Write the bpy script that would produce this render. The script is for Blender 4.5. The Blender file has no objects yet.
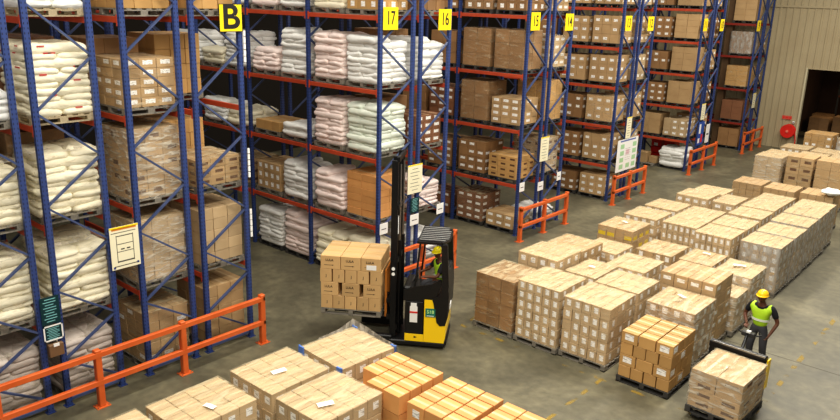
import bpy, bmesh, math, random
from mathutils import Vector, Matrix, noise
random.seed(7)
SC = bpy.context.scene
COL = SC.collection
PI = math.pi

# ------------------------------------------------------------------ materials
MATS = {}
def newmat(name):
    m = bpy.data.materials.new(name); m.use_nodes = True
    nt = m.node_tree; nt.nodes.clear()
    return m, nt, nt.nodes, nt.links
def srgb(r, g, b):
    f = lambda c: (c/255/12.92) if c/255 <= .04045 else ((c/255+.055)/1.055)**2.4
    return (f(r), f(g), f(b), 1)
def surf(name, col, rough=.6, metal=0, var=.0, nscale=4., ncol=None, nfac=.5, bump=0, bscale=60, objrand=False, stretch=None, coat=0):
    """principled surface: base colour with a noise variation, optional per-object brightness and bump"""
    if name in MATS: return MATS[name]
    m, nt, N, L = newmat(name)
    out = N.new('ShaderNodeOutputMaterial'); p = N.new('ShaderNodeBsdfPrincipled')
    L.new(p.outputs[0], out.inputs[0])
    p.inputs['Roughness'].default_value = rough; p.inputs['Metallic'].default_value = metal
    if coat: p.inputs['Coat Weight'].default_value = coat
    tc = N.new('ShaderNodeTexCoord'); src = tc.outputs['Object']
    if stretch:
        mp = N.new('ShaderNodeMapping'); mp.inputs['Scale'].default_value = stretch
        L.new(src, mp.inputs[0]); src = mp.outputs[0]
    colout = None
    if ncol is not None:
        nz = N.new('ShaderNodeTexNoise'); nz.inputs['Scale'].default_value = nscale; nz.inputs['Detail'].default_value = 5
        L.new(src, nz.inputs['Vector'])
        rp = N.new('ShaderNodeValToRGB'); rp.color_ramp.elements[0].position = .5-nfac*.4; rp.color_ramp.elements[1].position = .5+nfac*.4
        rp.color_ramp.elements[0].color = col; rp.color_ramp.elements[1].color = ncol
        L.new(nz.outputs[0], rp.inputs[0]); colout = rp.outputs[0]
    else:
        rgb = N.new('ShaderNodeRGB'); rgb.outputs[0].default_value = col; colout = rgb.outputs[0]
    if objrand:
        oi = N.new('ShaderNodeObjectInfo'); mr = N.new('ShaderNodeMapRange')
        mr.inputs['To Min'].default_value = 1-var; mr.inputs['To Max'].default_value = 1+var
        L.new(oi.outputs['Random'], mr.inputs[0])
        hs = N.new('ShaderNodeHueSaturation'); L.new(colout, hs.inputs['Color']); L.new(mr.outputs[0], hs.inputs['Value'])
        colout = hs.outputs[0]
    L.new(colout, p.inputs['Base Color'])
    if bump:
        n2 = N.new('ShaderNodeTexNoise'); n2.inputs['Scale'].default_value = bscale; n2.inputs['Detail'].default_value = 4
        L.new(src, n2.inputs['Vector'])
        b = N.new('ShaderNodeBump'); b.inputs['Strength'].default_value = bump; b.inputs['Distance'].default_value = .02
        L.new(n2.outputs[0], b.inputs['Height']); L.new(b.outputs[0], p.inputs['Normal'])
    MATS[name] = m
    return m
def carton_mat(name, a, b):
    return surf(name, srgb(*a), .72, ncol=srgb(*b), nscale=2.2, nfac=.9, var=.13, objrand=True, bump=.15, bscale=14)
KRAFT = carton_mat('cardboard_kraft', (168,138,98), (190,160,118))
PALE  = carton_mat('cardboard_pale', (180,154,116), (200,176,140))
ORANGE= carton_mat('cardboard_orange', (202,144,86), (220,166,106))
GOLD  = carton_mat('cardboard_gold', (180,140,86), (198,160,104))
BROWN = carton_mat('cardboard_brown', (138,104,68), (160,124,84))
DARKB = carton_mat('cardboard_dark', (124,84,58), (144,100,70))
TAPE  = surf('parcel_tape', srgb(214,188,148), .25)
LABEL_M = None
def label_mat():
    m, nt, N, L = newmat('printed_label')
    out = N.new('ShaderNodeOutputMaterial'); p = N.new('ShaderNodeBsdfPrincipled'); L.new(p.outputs[0], out.inputs[0])
    p.inputs['Roughness'].default_value = .5
    tc = N.new('ShaderNodeTexCoord'); mp = N.new('ShaderNodeMapping'); mp.inputs['Scale'].default_value = (3,3,22)
    nz = N.new('ShaderNodeTexNoise'); nz.inputs['Scale'].default_value = 4; nz.inputs['Detail'].default_value = 1
    rp = N.new('ShaderNodeValToRGB'); rp.color_ramp.elements[0].position = .36; rp.color_ramp.elements[1].position = .44
    rp.color_ramp.elements[0].color = srgb(168,164,158); rp.color_ramp.elements[1].color = srgb(248,246,240)
    L.new(tc.outputs['Object'], mp.inputs[0]); L.new(mp.outputs[0], nz.inputs['Vector']); L.new(nz.outputs[0], rp.inputs[0]); L.new(rp.outputs[0], p.inputs['Base Color'])
    return m
LABEL_M = label_mat()
DARKPRINT = surf('dark_carton_print', srgb(98,66,44), .8)
YTAPE = surf('yellow_tape', srgb(226,196,40), .4)
INK = surf('black_ink', srgb(24,22,20), .6)
def film_mat(name, tint, base, streak, rough=.28, vec=(1.2,1.2,5), sc=3., thr=.5, wid=.22):
    m, nt, N, L = newmat(name)
    out = N.new('ShaderNodeOutputMaterial'); mx = N.new('ShaderNodeMixShader'); tr = N.new('ShaderNodeBsdfTransparent')
    p = N.new('ShaderNodeBsdfPrincipled'); p.inputs['Base Color'].default_value = tint; p.inputs['Roughness'].default_value = rough
    tc = N.new('ShaderNodeTexCoord'); mp = N.new('ShaderNodeMapping'); mp.inputs['Scale'].default_value = vec; mp.inputs['Rotation'].default_value = (.3,.25,.5)
    oi = N.new('ShaderNodeObjectInfo'); ml = N.new('ShaderNodeMath'); ml.operation = 'MULTIPLY'; ml.inputs[1].default_value = 37
    cx = N.new('ShaderNodeCombineXYZ'); L.new(oi.outputs['Random'], ml.inputs[0]); L.new(ml.outputs[0], cx.inputs[0]); L.new(ml.outputs[0], cx.inputs[1])
    L.new(cx.outputs[0], mp.inputs['Location'])
    L.new(tc.outputs['Object'], mp.inputs[0])
    nz = N.new('ShaderNodeTexNoise'); nz.inputs['Scale'].default_value = sc; nz.inputs['Detail'].default_value = 5; nz.inputs['Distortion'].default_value = .6
    L.new(mp.outputs[0], nz.inputs['Vector'])
    rp = N.new('ShaderNodeMapRange'); rp.inputs['From Min'].default_value = thr; rp.inputs['From Max'].default_value = thr+wid
    rp.inputs['To Min'].default_value = base; rp.inputs['To Max'].default_value = streak
    L.new(nz.outputs[0], rp.inputs[0]); L.new(rp.outputs[0], mx.inputs[0])
    b = N.new('ShaderNodeBump'); b.inputs['Strength'].default_value = .7; b.inputs['Distance'].default_value = .03
    L.new(nz.outputs[0], b.inputs['Height']); L.new(b.outputs[0], p.inputs['Normal'])
    L.new(tr.outputs[0], mx.inputs[1]); L.new(p.outputs[0], mx.inputs[2]); L.new(mx.outputs[0], out.inputs[0])
    return m
FILM  = film_mat('stretch_film', srgb(232,218,186), .05, .42, thr=.52)
FILMT = film_mat('stretch_film_top', srgb(224,208,172), .14, .7, vec=(3.4,1.1,1), sc=2.4, thr=.40, wid=.3)
FILMG = film_mat('grey_stretch_film', srgb(196,192,184), .36, .88, vec=(2.5,2.5,1.2), thr=.45, rough=.2)
FILMH = film_mat('heavy_stretch_film', srgb(230,222,204), .16, .8, thr=.46, rough=.16)
BLUEFILM = surf('blue_edge_tape', srgb(92,128,198), .4)
WOODP = surf('weathered_pallet_wood', srgb(104,100,92), .85, ncol=srgb(142,136,124), nscale=5, stretch=(1,6,6), var=.15, objrand=True)
WOODD = surf('dark_pallet_wood', srgb(50,50,50), .8, ncol=srgb(76,74,70), nscale=5, var=.15, objrand=True)
WOODL = surf('pale_pallet_wood', srgb(156,142,116), .85, ncol=srgb(186,172,142), nscale=5, stretch=(1,6,6), var=.12, objrand=True)
def sackm(name, a, b): return surf(name, srgb(*a), .75, ncol=srgb(*b), nscale=5, nfac=.8, var=.05, objrand=True, bump=.9, bscale=7, stretch=(1,1,2.2))
S_CREAM = sackm('cream_sackcloth', (224,216,186), (242,236,214))
S_WHITE = sackm('white_sackcloth', (218,218,212), (240,240,236))
S_PINK  = sackm('pinkish_sackcloth', (230,210,202), (244,230,224))
S_GREY  = sackm('greyish_sackcloth', (176,166,156), (206,194,184))
S_GREEN = sackm('pale_green_sackcloth', (206,216,200), (230,234,222))
REDM = surf('red_mark', srgb(190,50,50), .6)
def post_mat():
    """blue painted steel with rows of punched dark slots along each upright (upright's own origin is at its base)"""
    m, nt, N, L = newmat('blue_perforated_steel')
    out = N.new('ShaderNodeOutputMaterial'); p = N.new('ShaderNodeBsdfPrincipled'); L.new(p.outputs[0], out.inputs[0])
    p.inputs['Roughness'].default_value = .42
    tc = N.new('ShaderNodeTexCoord'); sp = N.new('ShaderNodeSeparateXYZ'); L.new(tc.outputs['Object'], sp.inputs[0])
    def M(op, a, b=None):
        n = N.new('ShaderNodeMath'); n.operation = op
        for i, v in enumerate((a, b)):
            if v is None: continue
            if isinstance(v, (int, float)): n.inputs[i].default_value = v
            else: L.new(v, n.inputs[i])
        return n.outputs[0]
    zz = M('LESS_THAN', M('PINGPONG', sp.outputs[2], .04), .017)
    yy = M('LESS_THAN', M('ABSOLUTE', M('SUBTRACT', M('ABSOLUTE', sp.outputs[1]), .030)), .007)
    xx = M('LESS_THAN', M('ABSOLUTE', M('SUBTRACT', M('ABSOLUTE', sp.outputs[0]), .024)), .006)
    hole = M('MULTIPLY', zz, M('MAXIMUM', yy, xx))
    mx = N.new('ShaderNodeMix'); mx.data_type = 'RGBA'
    mx.inputs[6].default_value = srgb(54,72,124); mx.inputs[7].default_value = srgb(14,18,36)
    L.new(hole, mx.inputs[0]); L.new(mx.outputs[2], p.inputs['Base Color'])
    return m
BLUEP = post_mat()
BLUE = surf('blue_painted_steel', srgb(42,62,122), .45, ncol=srgb(50,70,130), nscale=3)
BRACE = surf('blue_grey_bracing_steel', srgb(62,76,112), .4, ncol=srgb(78,90,126), nscale=3)
BEAM = surf('orange_red_beam_paint', srgb(178,70,42), .5, ncol=srgb(194,84,52), nscale=2)
BEAMD = surf('deep_red_beam_paint', srgb(132,42,32), .5, ncol=srgb(150,52,36), nscale=2)
GUARD = surf('orange_guard_paint', srgb(220,112,56), .45, ncol=srgb(208,98,44), nscale=3)
SIGNY = surf('yellow_sign', srgb(248,220,24), .45)
SIGNC = surf('cream_notice', srgb(236,230,200), .5)
WHITE = surf('white_paper', srgb(238,238,234), .5)
TEAL = surf('dark_teal_notice', srgb(22,58,62), .35)
TEALT = surf('pale_teal_print', srgb(150,214,214), .5)
BLK = surf('black_plastic', srgb(22,22,23), .42)
BLKM = surf('black_steel', srgb(26,26,28), .35, metal=.3)
STEEL = surf('bare_steel', srgb(150,150,150), .3, metal=.9)
YEL = surf('yellow_truck_paint', srgb(252,212,26), .35, coat=.3)
GREY = surf('dark_grey_plastic', srgb(64,62,60), .5)
RED = surf('red_paint', srgb(214,44,34), .4)
GREENS = surf('green_sticker', srgb(24,120,104), .5)
# ------------------------------------------------------------------ mesh helper
class MB:
    def __init__(s): s.v = []; s.f = []; s.m = []; s.mats = []
    def mi(s, mat):
        if mat not in s.mats: s.mats.append(mat)
        return s.mats.index(mat)
    def add(s, vs, fs, mat):
        o = len(s.v); k = s.mi(mat); s.v += [tuple(v) for v in vs]
        for f in fs: s.f.append(tuple(i+o for i in f)); s.m.append(k)
        return s
    def box(s, x0, y0, z0, x1, y1, z1, mat, c=0, M=None):
        if c <= 0:
            vs = [(x,y,z) for x in (x0,x1) for y in (y0,y1) for z in (z0,z1)]
            fs = [(0,1,3,2),(4,6,7,5),(0,4,5,1),(2,3,7,6),(0,2,6,4),(1,5,7,3)]
        else:
            vs = []; idx = {}
            for ix, x in enumerate((x0,x1)):
                for iy, y in enumerate((y0,y1)):
                    for iz, z in enumerate((z0,z1)):
                        sx, sy, sz = (1 if ix == 0 else -1), (1 if iy == 0 else -1), (1 if iz == 0 else -1)
                        idx[ix,iy,iz,0] = len(vs); vs.append((x, y+sy*c, z+sz*c))
                        idx[ix,iy,iz,1] = len(vs); vs.append((x+sx*c, y, z+sz*c))
                        idx[ix,iy,iz,2] = len(vs); vs.append((x+sx*c, y+sy*c, z))
            fs = []
            I = idx
            for a in (0,1):
                q = [I[a,0,0,0],I[a,0,1,0],I[a,1,1,0],I[a,1,0,0]]; fs.append(tuple(q if a == 0 else q[::-1]))
                q = [I[0,a,0,1],I[1,a,0,1],I[1,a,1,1],I[0,a,1,1]]; fs.append(tuple(q if a == 0 else q[::-1]))
                q = [I[0,0,a,2],I[0,1,a,2],I[1,1,a,2],I[1,0,a,2]]; fs.append(tuple(q if a == 0 else q[::-1]))
            for a in (0,1):
                for b in (0,1):
                    fs.append((I[a,b,0,0],I[a,b,1,0],I[a,b,1,1],I[a,b,0,1]))
                    fs.append((I[a,0,b,0],I[a,1,b,0],I[a,1,b,2],I[a,0,b,2]))
                    fs.append((I[0,a,b,1],I[1,a,b,1],I[1,a,b,2],I[0,a,b,2]))
                    for d in (0,1): fs.append((I[a,b,d,0],I[a,b,d,1],I[a,b,d,2]))
        if M is not None: vs = [M @ Vector(v) for v in vs]
        return s.add(vs, fs, mat)
    def bar(s, p, q, w, h, mat, up=(0,0,1)):
        p, q = Vector(p), Vector(q); d = (q-p).normalized(); u = Vector(up)
        if abs(d.dot(u)) > .98: u = Vector((1,0,0))
        a = d.cross(u).normalized(); b = a.cross(d)
        vs = []
        for e in (p, q):
            for i, j in ((-1,-1),(1,-1),(1,1),(-1,1)): vs.append(e+a*(i*w/2)+b*(j*h/2))
        return s.add(vs, [(0,1,2,3),(7,6,5,4),(0,4,5,1),(1,5,6,2),(2,6,7,3),(3,7,4,0)], mat)
    def tube(s, pts, r, mat, n=8):
        pts = [Vector(p) for p in pts]; vs = []; fs = []
        rs = r if isinstance(r, (list, tuple)) else [r]*len(pts)
        for i, p in enumerate(pts):
            d = (pts[min(i+1,len(pts)-1)]-pts[max(i-1,0)]).normalized()
            u = Vector((0,0,1)) if abs(d.z) < .9 else Vector((1,0,0))
            a = d.cross(u).normalized(); b = a.cross(d)
            for k in range(n): vs.append(p+(a*math.cos(2*PI*k/n)+b*math.sin(2*PI*k/n))*rs[i])
        for i in range(len(pts)-1):
            for k in range(n): fs.append((i*n+k, i*n+(k+1)%n, (i+1)*n+(k+1)%n, (i+1)*n+k))
        fs.append(tuple(range(n))[::-1]); fs.append(tuple(range((len(pts)-1)*n, len(pts)*n)))
        return s.add(vs, fs, mat)
    def prism(s, poly, y0, y1, mat):
        """poly of (x,z) extruded along y"""
        n = len(poly); vs = [(x,y0,z) for x,z in poly]+[(x,y1,z) for x,z in poly]
        return s.add(vs, [tuple(range(n)), tuple(range(n,2*n))[::-1]]+[((i+1)%n, i, n+i, n+(i+1)%n) for i in range(n)], mat)
    def mesh(s, name, smooth=False):
        me = bpy.data.meshes.new(name); me.from_pydata(s.v, [], s.f)
        for m in s.mats: me.materials.append(m)
        me.polygons.foreach_set('material_index', s.m)
        if smooth: me.polygons.foreach_set('use_smooth', [True]*len(s.f))
        bm = bmesh.new(); bm.from_mesh(me); bmesh.ops.recalc_face_normals(bm, faces=bm.faces); bm.to_mesh(me); bm.free()
        me.update(); return me
    def build(s, name, parent=None, loc=(0,0,0), rz=0, smooth=False):
        return inst(name, s.mesh(name, smooth), parent, loc, rz)
def inst(name, me, parent=None, loc=(0,0,0), rz=0):
    o = bpy.data.objects.new(name, me); COL.objects.link(o); o.location = loc; o.rotation_euler = (0,0,rz)
    if parent is not None: o.parent = parent
    return o
def empty(name, loc=(0,0,0), rz=0):
    o = bpy.data.objects.new(name, None); COL.objects.link(o); o.location = loc; o.rotation_euler = (0,0,rz); o.empty_display_size = .2
    return o
def tag(o, label, cat, group=None, kind=None):
    if label: o['label'] = label
    if cat: o['category'] = cat
    if group: o['group'] = group
    if kind: o['kind'] = kind
    return o
def struct(name, mb, label=None):
    o = mb.build(name); o['kind'] = 'structure'; 
    if label: o['label'] = label
    return o
CACHE = {}
# ------------------------------------------------------------------ pallet, cartons, film, sacks
def pallet_mesh(w, d, mat, h=.14):
    k = ('pal', round(w,2), round(d,2), mat.name)
    if k in CACHE: return CACHE[k]
    b = MB(); n = 6
    for i in range(n):
        y = -d/2+.05+(d-.1)*i/(n-1); b.box(-w/2, y-.05, h-.022, w/2, y+.05, h, mat)
    for x in (-w/2+.05, 0, w/2-.05):
        b.box(x-.05, -d/2, h-.044, x+.05, d/2, h-.022, mat)
        for y in (-d/2+.07, 0, d/2-.07): b.box(x-.05, y-.07, .022, x+.05, y+.07, h-.044, mat)
        b.box(x-.05, -d/2, 0, x+.05, d/2, .022, mat)
    for y in (-d/2+.05, d/2-.05): b.box(-w/2, y-.05, .0, w/2, y+.05, .022, mat)
    CACHE[k] = b.mesh('pallet'); return CACHE[k]
def carton_mesh(w, d, h, mat, style):
    k = ('car', round(w,3), round(d,3), round(h,3), mat.name, style)
    if k in CACHE: return CACHE[k]
    b = MB(); g = .004; c = .006 if h > .15 else .004
    b.box(-w/2+g, -d/2+g, 0, w/2-g, d/2-g, h-g*.8, mat, c=c)
    e = .0015
    t = .028
    if style != 'bare':
        if w >= d: b.box(-w/2+g+c, -t, h-g*.8-.001, w/2-g-c, t, h-g*.8+e, TAPE)
        else: b.box(-t, -d/2+g+c, h-g*.8-.001, t, d/2-g-c, h-g*.8+e, TAPE)
    def decal(lw, lh, ox, oz, m):
        for s in (-1, 1):
            x = ox*w*s
            ya, yb = (-d/2+g-e, -d/2+g+.001) if s < 0 else (d/2-g-.001, d/2-g+e)
            b.box(-x-lw/2, ya, h*oz-lh/2, -x+lw/2, yb, h*oz+lh/2, m)
            y = ox*d*s; l2 = min(lw, d*.7)
            xa, xb = (w/2-g-.001, w/2-g+e) if s > 0 else (-w/2+g-e, -w/2+g+.001)
            b.box(xa, y-l2/2, h*oz-lh/2, xb, y+l2/2, h*oz+lh/2, m)
    if style == 'label': decal(min(.20,w*.55), min(.085,h*.45), 0, .58, LABEL_M)
    if style == 'labels': decal(min(.14,w*.45), min(.13,h*.6), .05, .55, LABEL_M)
    if style == 'bigl': decal(.19, .13, .0, .55, LABEL_M)
    if style == 'print': decal(w*.5, h*.32, .08, .5, DARKPRINT)
    if style == 'yellow':
        decal(min(.3,w*.8), h*.4, 0, .2, YTAPE)
    CACHE[k] = b.mesh('carton'); return CACHE[k]
def film_mesh(w, d, h, seed, sagtop=.02, mats=None, bulge=.015, drape=0):
    """a stretched film sleeve with a crumpled top sheet over a box w x d x h (open below)"""
    k = ('film', round(w,2), round(d,2), round(h,2), seed, sagtop, drape, mats[0].name)
    if k in CACHE: return CACHE[k]
    NX, NZ = 9, 7
    b = MB()
    def disp(x, y, z, nx, ny, nz):
        n = noise.noise(Vector((x*3.2+seed*7.3, y*3.2, z*4.))); n2 = noise.noise(Vector((x*9+seed, y*9, z*9)))
        a = bulge*n+bulge*.45*n2
        return (x+nx*a, y+ny*a, z+nz*(a*1.2))
    ring = []
    for i in range(NX): ring.append((-w/2+w*i/NX, -d/2, 0, -1))
    for i in range(NX): ring.append((w/2, -d/2+d*i/NX, 1, 0))
    for i in range(NX): ring.append((w/2-w*i/NX, d/2, 0, 1))
    for i in range(NX): ring.append((-w/2, d/2-d*i/NX, -1, 0))
    R = len(ring); vs = []; fs = []
    for j in range(NZ+1):
        z = h*j/NZ
        wv = 1+.012*math.sin(j*2.1+seed)
        for (x,y,nx,ny) in ring:
            vs.append(disp(x*wv, y*wv, z, nx, ny, 0))
    for j in range(NZ):
        for i in range(R): fs.append((j*R+i, j*R+(i+1)%R, (j+1)*R+(i+1)%R, (j+1)*R+i))
    b.add(vs, fs, mats[0])
    top = {}; tv = []; tf = []
    for i in range(NX+1):
        for j in range(NX+1):
            x = -w/2+w*i/NX; y = -d/2+d*j/NX
            e = min(i, NX-i, j, NX-j)
            if e == 0:
                # match the sleeve's last ring
                if j == 0: q = i
                elif i == NX: q = NX+j
                elif j == NX: q = 2*NX+(NX-i)
                else: q = 3*NX+(NX-j)
                p = vs[NZ*R+q % R]
            else:
                a = noise.noise(Vector((x*4+seed*3, y*4, 2)))*sagtop + noise.noise(Vector((x*10, y*3+seed, 5)))*sagtop*.6
                p = (x, y, h+.012+a)
            top[i,j] = len(tv); tv.append(p)
    for i in range(NX):
        for j in range(NX): tf.append((top[i,j], top[i+1,j], top[i+1,j+1], top[i,j+1]))
    b.add(tv, tf, mats[1])
    me = b.mesh('stretch_film', smooth=True); CACHE[k] = me; return me
def carton_load(name, label, cat, x0, x1, y0, y1, z0, z1, nx, ny, nz, mat, style='label', film='std', pal=None, group=None,
                rz=0, coarse=False, jit=.006, pin=.0, topmiss=(), mixed=None, filmh=None, sag=.02):
    cx, cy = (x0+x1)/2, (y0+y1)/2; w, d = x1-x0, y1-y0
    root = tag(empty(name, (cx,cy,z0), rz), label, cat, group)
    pal = pal or WOODP; ph = .14
    if pal != 'none':
        inst('pallet', pallet_mesh(round(w,2), round(d,2), pal), root)
    W, D, H = w-.04-pin, d-.04-pin, z1-z0-ph-.005
    cw, cd, ch = W/nx, D/ny, H/nz
    big = None
    if coarse:
        big = MB()
    for k in range(nz):
        for i in range(nx):
            for j in range(ny):
                if 0 < i < nx-1 and 0 < j < ny-1 and k < nz-1: continue
                if (i,j,k) in topmiss: continue
                px = -W/2+cw*(i+.5)+random.uniform(-jit,jit)*(.3 if coarse else 1); py = -D/2+cd*(j+.5)+random.uniform(-jit,jit)*(.3 if coarse else 1)
                st = style
                if mixed and random.random() < mixed: st = 'plain'
                if coarse:
                    me = None
                    g = .004; z = ph+ch*k
                    big.box(px-cw/2+g, py-cd/2+g, z+.001, px+cw/2-g, py+cd/2-g, z+ch-.003, mat, c=.006)
                    if st == 'label' or st == 'labels':
                        lw, lh = min(.16,cw*.5), min(.1,ch*.45)
                        if j == 0: big.box(px-lw/2, py-cd/2+g-.002, z+ch*.5-lh/2, px+lw/2, py-cd/2+g+.001, z+ch*.5+lh/2, LABEL_M)
                        if i == nx-1: big.box(px+cw/2-g-.001, py-lw/2, z+ch*.5-lh/2, px+cw/2-g+.002, py+lw/2, z+ch*.5+lh/2, LABEL_M)
                else:
                    inst('carton', carton_mesh(cw, cd, ch-.001, mat, st), root, (px,py,ph+ch*k+.001), random.uniform(-.008,.008)*(jit > .002))
    if coarse: big.build('carton_layers', root)
    if film:
        fm = {'std': (FILM, FILMT), 'grey': (FILMG, FILMT), 'heavy': (FILMH, FILMT), 'clear': (FILM, FILM)}[film]
        me = film_mesh(W+.02, D+.02, H+.05, random.randint(1,4), sag, fm)
        f = inst('stretch_film', me, root, (0,0,ph-.04))
    return root
SACKS = {}
def sack_mesh(L, W, H, mat, seed):
    k = (round(L,2), round(W,2), round(H,3), mat.name, seed)
    if k in SACKS: return SACKS[k]
    b = MB(); nu, nv = 30, 10; vs = []; fs = []
    def se(c, e): return math.copysign(abs(c)**e, c)
    for j in range(nv+1):
        ph = -PI/2+PI*j/nv
        for i in range(nu):
            th = 2*PI*i/nu
            cx = se(math.cos(th), .26); sy = se(math.sin(th), .26)
            r = se(math.cos(ph), .34)
            x, y = L/2*cx*r, W/2*sy*r
            z = H/2*se(math.sin(ph), .8)
            edge = max(abs(cx), abs(sy))*r
            z *= 1-.2*(edge**6)
            nn = noise.noise(Vector((x*5+seed*5, y*5, z*5+seed))); n2 = noise.noise(Vector((x*13+seed*5, y*13, z*7))); n3 = noise.noise(Vector((x*26, y*26+seed, z*10)))
            q = 1.01+.06*nn+.045*n2+.03*n3
            vs.append((x*q, y*q, z+.045*nn+.022*n2+.008*n3))
    for j in range(nv):
        for i in range(nu): fs.append((j*nu+i, j*nu+(i+1)%nu, (j+1)*nu+(i+1)%nu, (j+1)*nu+i))
    b.add(vs, fs, mat)
    me = b.mesh('sack', smooth=True); SACKS[k] = me; return me
def sack_load(name, label, x0, x1, y0, y1, z0, z1, mat, layers=None, pal=None, film=None, group=None, lean=0., mess=.02, marks=False):
    cx, cy = (x0+x1)/2, (y0+y1)/2; w, d = x1-x0, y1-y0
    root = tag(empty(name, (cx,cy,z0)), label, 'sacks', group)
    inst('pallet', pallet_mesh(round(w,2), round(d,2), pal or WOODP), root)
    H = z1-z0-.14; layers = layers or max(2, round(H/.118)); lh = H/layers
    for k in range(layers):
        n = 2; z = .14+lh*(k+.5)
        ox, oy = lean*(k/layers)**2*.5+random.uniform(-mess,mess), random.uniform(-mess,mess)
        last = (k == layers-1)
        for i in range(n):
            if last and i == 1 and random.random() < .45: continue
            sd = random.randint(1,4)
            if k % 2 == 0:
                L, W = w*1.0, d/n*1.04; p = (ox, -d/2+d/n*(i+.5)+oy, z)
                o = inst('sack', sack_mesh(L, W, lh*1.85, mat, sd), root, p, random.uniform(-.03,.03))
            else:
                L, W = d*1.0, w/n*1.04; p = (-w/2+w/n*(i+.5)+ox, oy, z)
                o = inst('sack', sack_mesh(L, W, lh*1.85, mat, sd), root, p, PI/2+random.uniform(-.03,.03))
            o.rotation_euler[0] = random.uniform(-.03,.03)
    if marks:
        b = MB()
        for i in range(9):
            z = .2+random.randint(0,layers-1)*lh+.05; y = random.uniform(-d/2*.7, d/2*.6)
            b.box(w/2+.012, y, z, w/2+.02, y+.12, z+.022, REDM)
            x = random.uniform(-w/2*.7, w/2*.6); b.box(x, -d/2-.02, z, x+.1, -d/2-.012, z+.02, REDM)
        b.build('red_print', root)
    if film:
        me = film_mesh(w+.04, d+.04, H+.06, random.randint(1,3), .05, (FILM, FILMH), bulge=.02)
        inst('stretch_film', me, root, (0,0,.1))
    return root

# ------------------------------------------------------------------ room shell
def floor_mat():
    m, nt, N, L = newmat('worn_concrete')
    out = N.new('ShaderNodeOutputMaterial'); p = N.new('ShaderNodeBsdfPrincipled'); L.new(p.outputs[0], out.inputs[0])
    tc = N.new('ShaderNodeTexCoord')
    n1 = N.new('ShaderNodeTexNoise'); n1.inputs['Scale'].default_value = .55; n1.inputs['Detail'].default_value = 6; n1.inputs['Roughness'].default_value = .62; n1.inputs['Distortion'].default_value = .8
    n2 = N.new('ShaderNodeTexNoise'); n2.inputs['Scale'].default_value = 5; n2.inputs['Detail'].default_value = 6
    L.new(tc.outputs['Object'], n1.inputs[0]); L.new(tc.outputs['Object'], n2.inputs[0])
    r1 = N.new('ShaderNodeValToRGB'); e = r1.color_ramp.elements
    e[0].position = .3; e[0].color = srgb(88,85,70); e[1].position = .72; e[1].color = srgb(132,126,102)
    x = r1.color_ramp.elements.new(.5); x.color = srgb(105,101,83)
    L.new(n1.outputs[0], r1.inputs[0])
    r2 = N.new('ShaderNodeValToRGB'); r2.color_ramp.elements[0].position = .35; r2.color_ramp.elements[0].color = (.8,.8,.8,1); r2.color_ramp.elements[1].position = .7; r2.color_ramp.elements[1].color = (1.12,1.12,1.1,1)
    L.new(n2.outputs[0], r2.inputs[0])
    mx = N.new('ShaderNodeMix'); mx.data_type = 'RGBA'; mx.blend_type = 'MULTIPLY'; mx.inputs[0].default_value = 1
    L.new(r1.outputs[0], mx.inputs[6]); L.new(r2.outputs[0], mx.inputs[7]); L.new(mx.outputs[2], p.inputs['Base Color'])
    rr = N.new('ShaderNodeMapRange'); rr.inputs['To Min'].default_value = .34; rr.inputs['To Max'].default_value = .6
    L.new(n1.outputs[0], rr.inputs[0]); L.new(rr.outputs[0], p.inputs['Roughness'])
    return m
fb = MB(); fb.box(-16, -14, -.2, 20, 44, 0, floor_mat()); struct('floor', fb)
WALLM = surf('beige_sheet_cladding', srgb(176,164,134), .6, ncol=srgb(164,150,120), nscale=.7, nfac=.8)
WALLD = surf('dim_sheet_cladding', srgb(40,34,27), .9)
def ribbed(b, x0, x1, z0, z1, y, mat, pitch=.35, dep=.035):
    n = max(1, round((x1-x0)/pitch)); pr = []
    for i in range(n):
        a = x0+(x1-x0)*i/n; s = (x1-x0)/n
        pr += [(a, y), (a+s*.62, y), (a+s*.70, y-dep), (a+s*.92, y-dep)]
    pr.append((x1, y))
    vs = [(x,yy,z0) for x,yy in pr]+[(x,yy,z1) for x,yy in pr]; k = len(pr)
    b.add(vs, [(i, i+1, k+i+1, k+i) for i in range(k-1)], mat)
YW = 33.8
wb = MB()
ribbed(wb, -16, 2.03, 0, 7.5, YW, WALLM); ribbed(wb, -16, 2.03, 7.54, 12, YW-.03, WALLM)
ribbed(wb, 2.03, 20, 4.36, 7.5, YW, WALLM); ribbed(wb, 2.03, 20, 7.54, 12, YW-.03, WALLM)
ribbed(wb, 14, 20, 0, 4.36, YW, WALLM)
wb.box(-16, YW+.05, 0, 2.0, YW+.12, 12, WALLM); wb.box(2.0, YW+.05, 4.4, 20, YW+.12, 12, WALLM); wb.box(14, YW+.05, 0, 20, YW+.12, 4.4, WALLM)
wb.box(-16, YW-.07, 7.47, 20, YW+.02, 7.56, WALLM)
struct('wall_back', wb)
t1 = MB(); t1.box(1.98, YW-.08, 0, 2.06, YW+.16, 4.42, surf('pale_door_trim', srgb(196,188,160), .5)); t1.box(2.07, YW-.06, 4.36, 14, YW+.1, 4.40, WALLM)
struct('trim_1', t1)
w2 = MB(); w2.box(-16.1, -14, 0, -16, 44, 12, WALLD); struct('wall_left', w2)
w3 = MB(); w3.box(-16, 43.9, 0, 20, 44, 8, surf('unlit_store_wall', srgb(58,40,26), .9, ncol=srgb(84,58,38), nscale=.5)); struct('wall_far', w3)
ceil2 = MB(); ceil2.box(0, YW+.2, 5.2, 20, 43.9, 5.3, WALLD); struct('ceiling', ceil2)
w4 = MB(); w4.box(.4, YW+.2, 0, .5, 43.9, 5.2, MATS['unlit_store_wall']); struct('wall_side', w4)
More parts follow.
